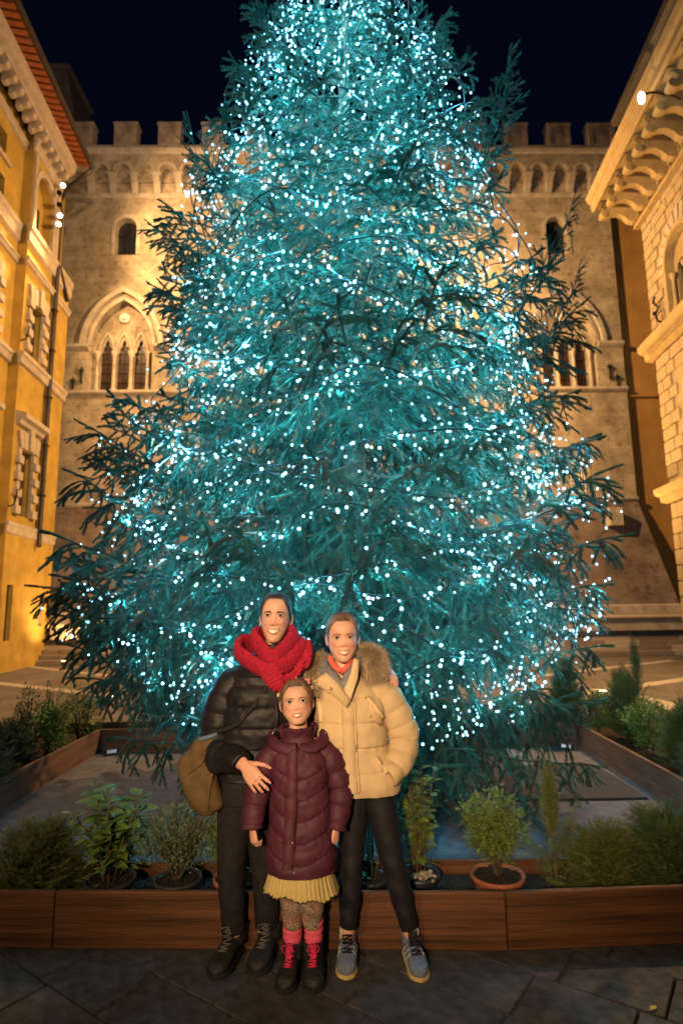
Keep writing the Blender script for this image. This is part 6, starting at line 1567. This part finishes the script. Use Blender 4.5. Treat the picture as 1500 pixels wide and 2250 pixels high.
face(C, MF, 1., 1., 'iris_grey', 'brow_light', .0345, .0285, .0075, .0125, .0015, True, -.0725, 1.30)
HLC = lambda p: (.088-.004*p if p < .5 else .086-.10*(p-.5) if p < 1.2 else .016-.10*(p-1.2) if p < 1.7 else -.08)
hair_cap(C, MH, .94, .80, 'hair_brown', HLC, .010, .0035); hairline(C, MH, .94, .80, 'hair_brown', HLC, 1500, .022, 3, .005, .004)
def curls(rng):
    a = rng.uniform(-1.9, 1.9); z = rng.uniform(.0, .095); p = Vector((math.sin(a)*.078*min(1, (1.25-z*9)**.5 if z > .03 else 1), -math.cos(a)*.05+.03, z)); return MH @ p, (MH.to_3x3() @ Vector((p.x*6, -.3, rng.uniform(-.5, .6)))).normalized()
strands(C, curls, 420, .020, 'hair_brown', 8, .0005).build('hair_wisps', MT['hair_brown'], C)
hb = [MH @ Vector((.081*math.cos(PI*i/16), .004-.012*math.sin(PI*i/16), .012+.092*math.sin(PI*i/16))) for i in range(17)]
q = MB(); q.tube(hb, .005, 6); hbo = q.build('headband', MT['band'], C, True)
rng = random.Random(2)
for i in (2, 4, 8, 11, 13, 15):
    q = MB(); c = hb[i]+(MH.to_3x3() @ Vector((0, -.008, .006)))
    rr = .010 if i in (4, 13) else .0065
    if i == 13: c += MH.to_3x3() @ Vector((-.008, -.004, .0))
    for k in range(5): a = 2*PI*k/5+rng.random(); q.sphere(c+(MH.to_3x3() @ Vector((rr*math.cos(a), -.004, rr*math.sin(a)))), rr*.75, 7, 5, (1, .5, 1))
    q.build('flower', MT['petal'] if i in (4, 13, 8) else MT['tan_trim'], hbo, True)
def pz(z, th, p):
    f = abs(((th+PI/2+PI) % (2*PI))-PI); v = abs(math.sin(PI*(z-.055*min(f, 1.2)+.02)/.088)); return .015*v**.17-.0105+.006*noise.noise(p*13)+.004*noise.noise(p*34)+.0035*(1-v)*math.sin(th*29+5*noise.noise(p*9))
q = MB(); torso(q, [(.462, *O((-.205, 2.925, 0))[:2], .158, .125), (.52, *O((-.205, 2.925, 0))[:2], .160, .128), (.65, *O((-.205, 2.925, 0))[:2], .148, .120), (.80, *O((-.208, 2.928, 0))[:2], .138, .115), (.90, *O((-.21, 2.93, 0))[:2], .140, .110), (.965, *O((-.213, 2.932, 0))[:2], .124, .094), (1.01, *O((-.218, 2.935, 0))[:2], .088, .078), (1.035, *O((-.22, 2.935, 0))[:2], .070, .072), (1.075, *O((-.225, 2.93, 0))[:2], .073, .078)], 100, 80, lambda z, th, p: pz(z, th, p)*(1 if z < .99 else .4)); jb = q.build('coat', MT['plum_down'], C, True)
pa = puff(.075, .009, .02, 15, .006)
q = MB(); limb(q, [(0, *O((-.29, 2.935, .965)), .056), (.5, *O((-.345, 2.93, .935)), .060), (1.2, *O((-.388, 2.925, .86)), .057), (2, *O((-.408, 2.915, .78)), .054), (3, *O((-.425, 2.89, .675)), .048), (3.3, *O((-.425, 2.885, .648)), .047)], 60, 24, pa); s1 = q.build('sleeve', MT['plum_down'], C, True)
q = MB(); limb(q, [(0, *O((-.13, 2.935, .965)), .056), (.5, *O((-.075, 2.93, .935)), .060), (1.2, *O((-.040, 2.925, .86)), .057), (2, *O((-.022, 2.915, .78)), .054), (3, *O((-.038, 2.89, .67)), .048), (3.3, *O((-.044, 2.885, .642)), .047)], 60, 24, pa); s2 = q.build('sleeve', MT['plum_down'], C, True)
SCO = Surf(jb)
strip_on(SCO, C, [(643, 1640), (642, 1700), (641, 1760), (637, 1830), (632, 1912)], 12, 'placket', 'plum_trim', .010, 8, .004)
snaps(SCO, C, [(651, 1656), (650, 1720), (646, 1784), (643, 1850), (646, 1918), (660, 1604)], .0055, 'steel')
# folded hood collar with fur edges
q = MB()
limb(q, [(0, *A_(593, 1614, 2.955), .020), (1, *A_(603, 1634, 2.885), .028), (2, *A_(631, 1645, 2.85), .026), (3, *A_(650, 1640, 2.84), .016)], 30, 18, lambda s, th, p: .007*noise.noise(p*26), True, .55)
limb(q, [(0, *A_(715, 1608, 2.955), .020), (1, *A_(707, 1630, 2.885), .028), (2, *A_(681, 1643, 2.85), .026), (3, *A_(662, 1640, 2.84), .016)], 30, 18, lambda s, th, p: .007*noise.noise(p*26), True, .55)
limb(q, [(0, *O((-.31, 2.98, 1.035)), .035), (1, *O((-.22, 3.03, 1.06)), .045), (2, *O((-.13, 2.98, 1.04)), .035)], 20, 16)
q.build('hood_collar', MT['plum_down'], C, True); SH = Surf(*[o for o in C.children if o.name.startswith('hood_collar')]); snaps(SH, C, [(600, 1614), (713, 1613), (655, 1606)], .004, 'steel')
fur(C, [(0, *A_(590, 1612, 2.97), .012), (1, *A_(601, 1598, 2.99), .014), (2, *A_(610, 1590, 3.0), .010)], 420, .030, 9, ('fur_brown', 'fur_tan', 'fur_pale'))
fur(C, [(0, *A_(716, 1614, 2.96), .012), (1, *A_(728, 1612, 2.96), .013), (2, *A_(735, 1622, 2.95), .010)], 420, .026, 10, ('fur_brown', 'fur_brown', 'fur_tan'))
# pleated tulle skirt
q = MB(); rows = []
for i in range(11):
    t = i/10; z = .50-.128*t; r = []
    for j in range(180):
        th = 2*PI*j/180; pl = .0045*math.sin(th*43+1.5*math.sin(th*5))*(.35+.65*t)+.006*noise.noise((math.cos(th)*3, math.sin(th)*3, t)); a, b = .128+.040*t+pl, .105+.035*t+pl
        r.append(O((-.207+a*math.cos(th), 2.925+b*math.sin(th), z+(.006*math.sin(th*9)-.012*math.sin(th*2.0+2.6))*t)))
    rows.append(r)
rows.append([p+Vector((0, 0, .01))+(O((-.207, 2.925, 0))-Vector((p.x, p.y, 0)))*.05*Vector((1, 1, 0)).length*0 for p in rows[-1]]); grid(q, rows, True, False, False); q.build('tulle_skirt', MT['tulle'], C, True)
q = MB()
wl3 = lambda s, th, p: .005*noise.noise(p*16)+.003*math.sin(s*70+1.3*th)
limb(q, [(0, *O((-.253, 2.92, .47)), .062), (1, *O((-.251, 2.945, .33)), .056), (1.8, *O((-.250, 2.97, .225)), .046), (2, *O((-.25, 2.975, .205)), .044)], 30, 22, wl3)
limb(q, [(0, *O((-.158, 2.92, .47)), .062), (1, *O((-.160, 2.945, .33)), .056), (1.8, *O((-.160, 2.97, .225)), .046), (2, *O((-.16, 2.975, .205)), .044)], 30, 22, wl3)
q.build('leggings', MT['leg_pattern'], C, True)
for (x, yaw) in ((-.255, -10), (-.158, 4)):
    q = MB(); limb(q, [(0, x-wl.x+.004, .055, .225, .044), (.5, x-wl.x+.003, .06, .175, .043), (1, x-wl.x+.002, .065, .12, .040)], 14, 18, lambda s, th, p: .002*math.sin(s*190)); q.build('sock', MT['sock_pink'], C, True)
    s_, M_ = shoe(C, x, 2.955, math.radians(yaw), .182, ('boot', 'sole'), 'boot', .075, .044, None, .020, 'lace_pink', .046, 0, 6)
    q = MB(); b = MB(); b.prism([(-.012, 0), (.012, 0), (.014, .05), (-.014, .05)], (0, -.052, .094), (1, 0, 0), (0, .25, 1), (0, .006, 0)); q.add(tr(b.v, M_), b.f); q.build('tongue_tab', MT['lace_pink'], s_)
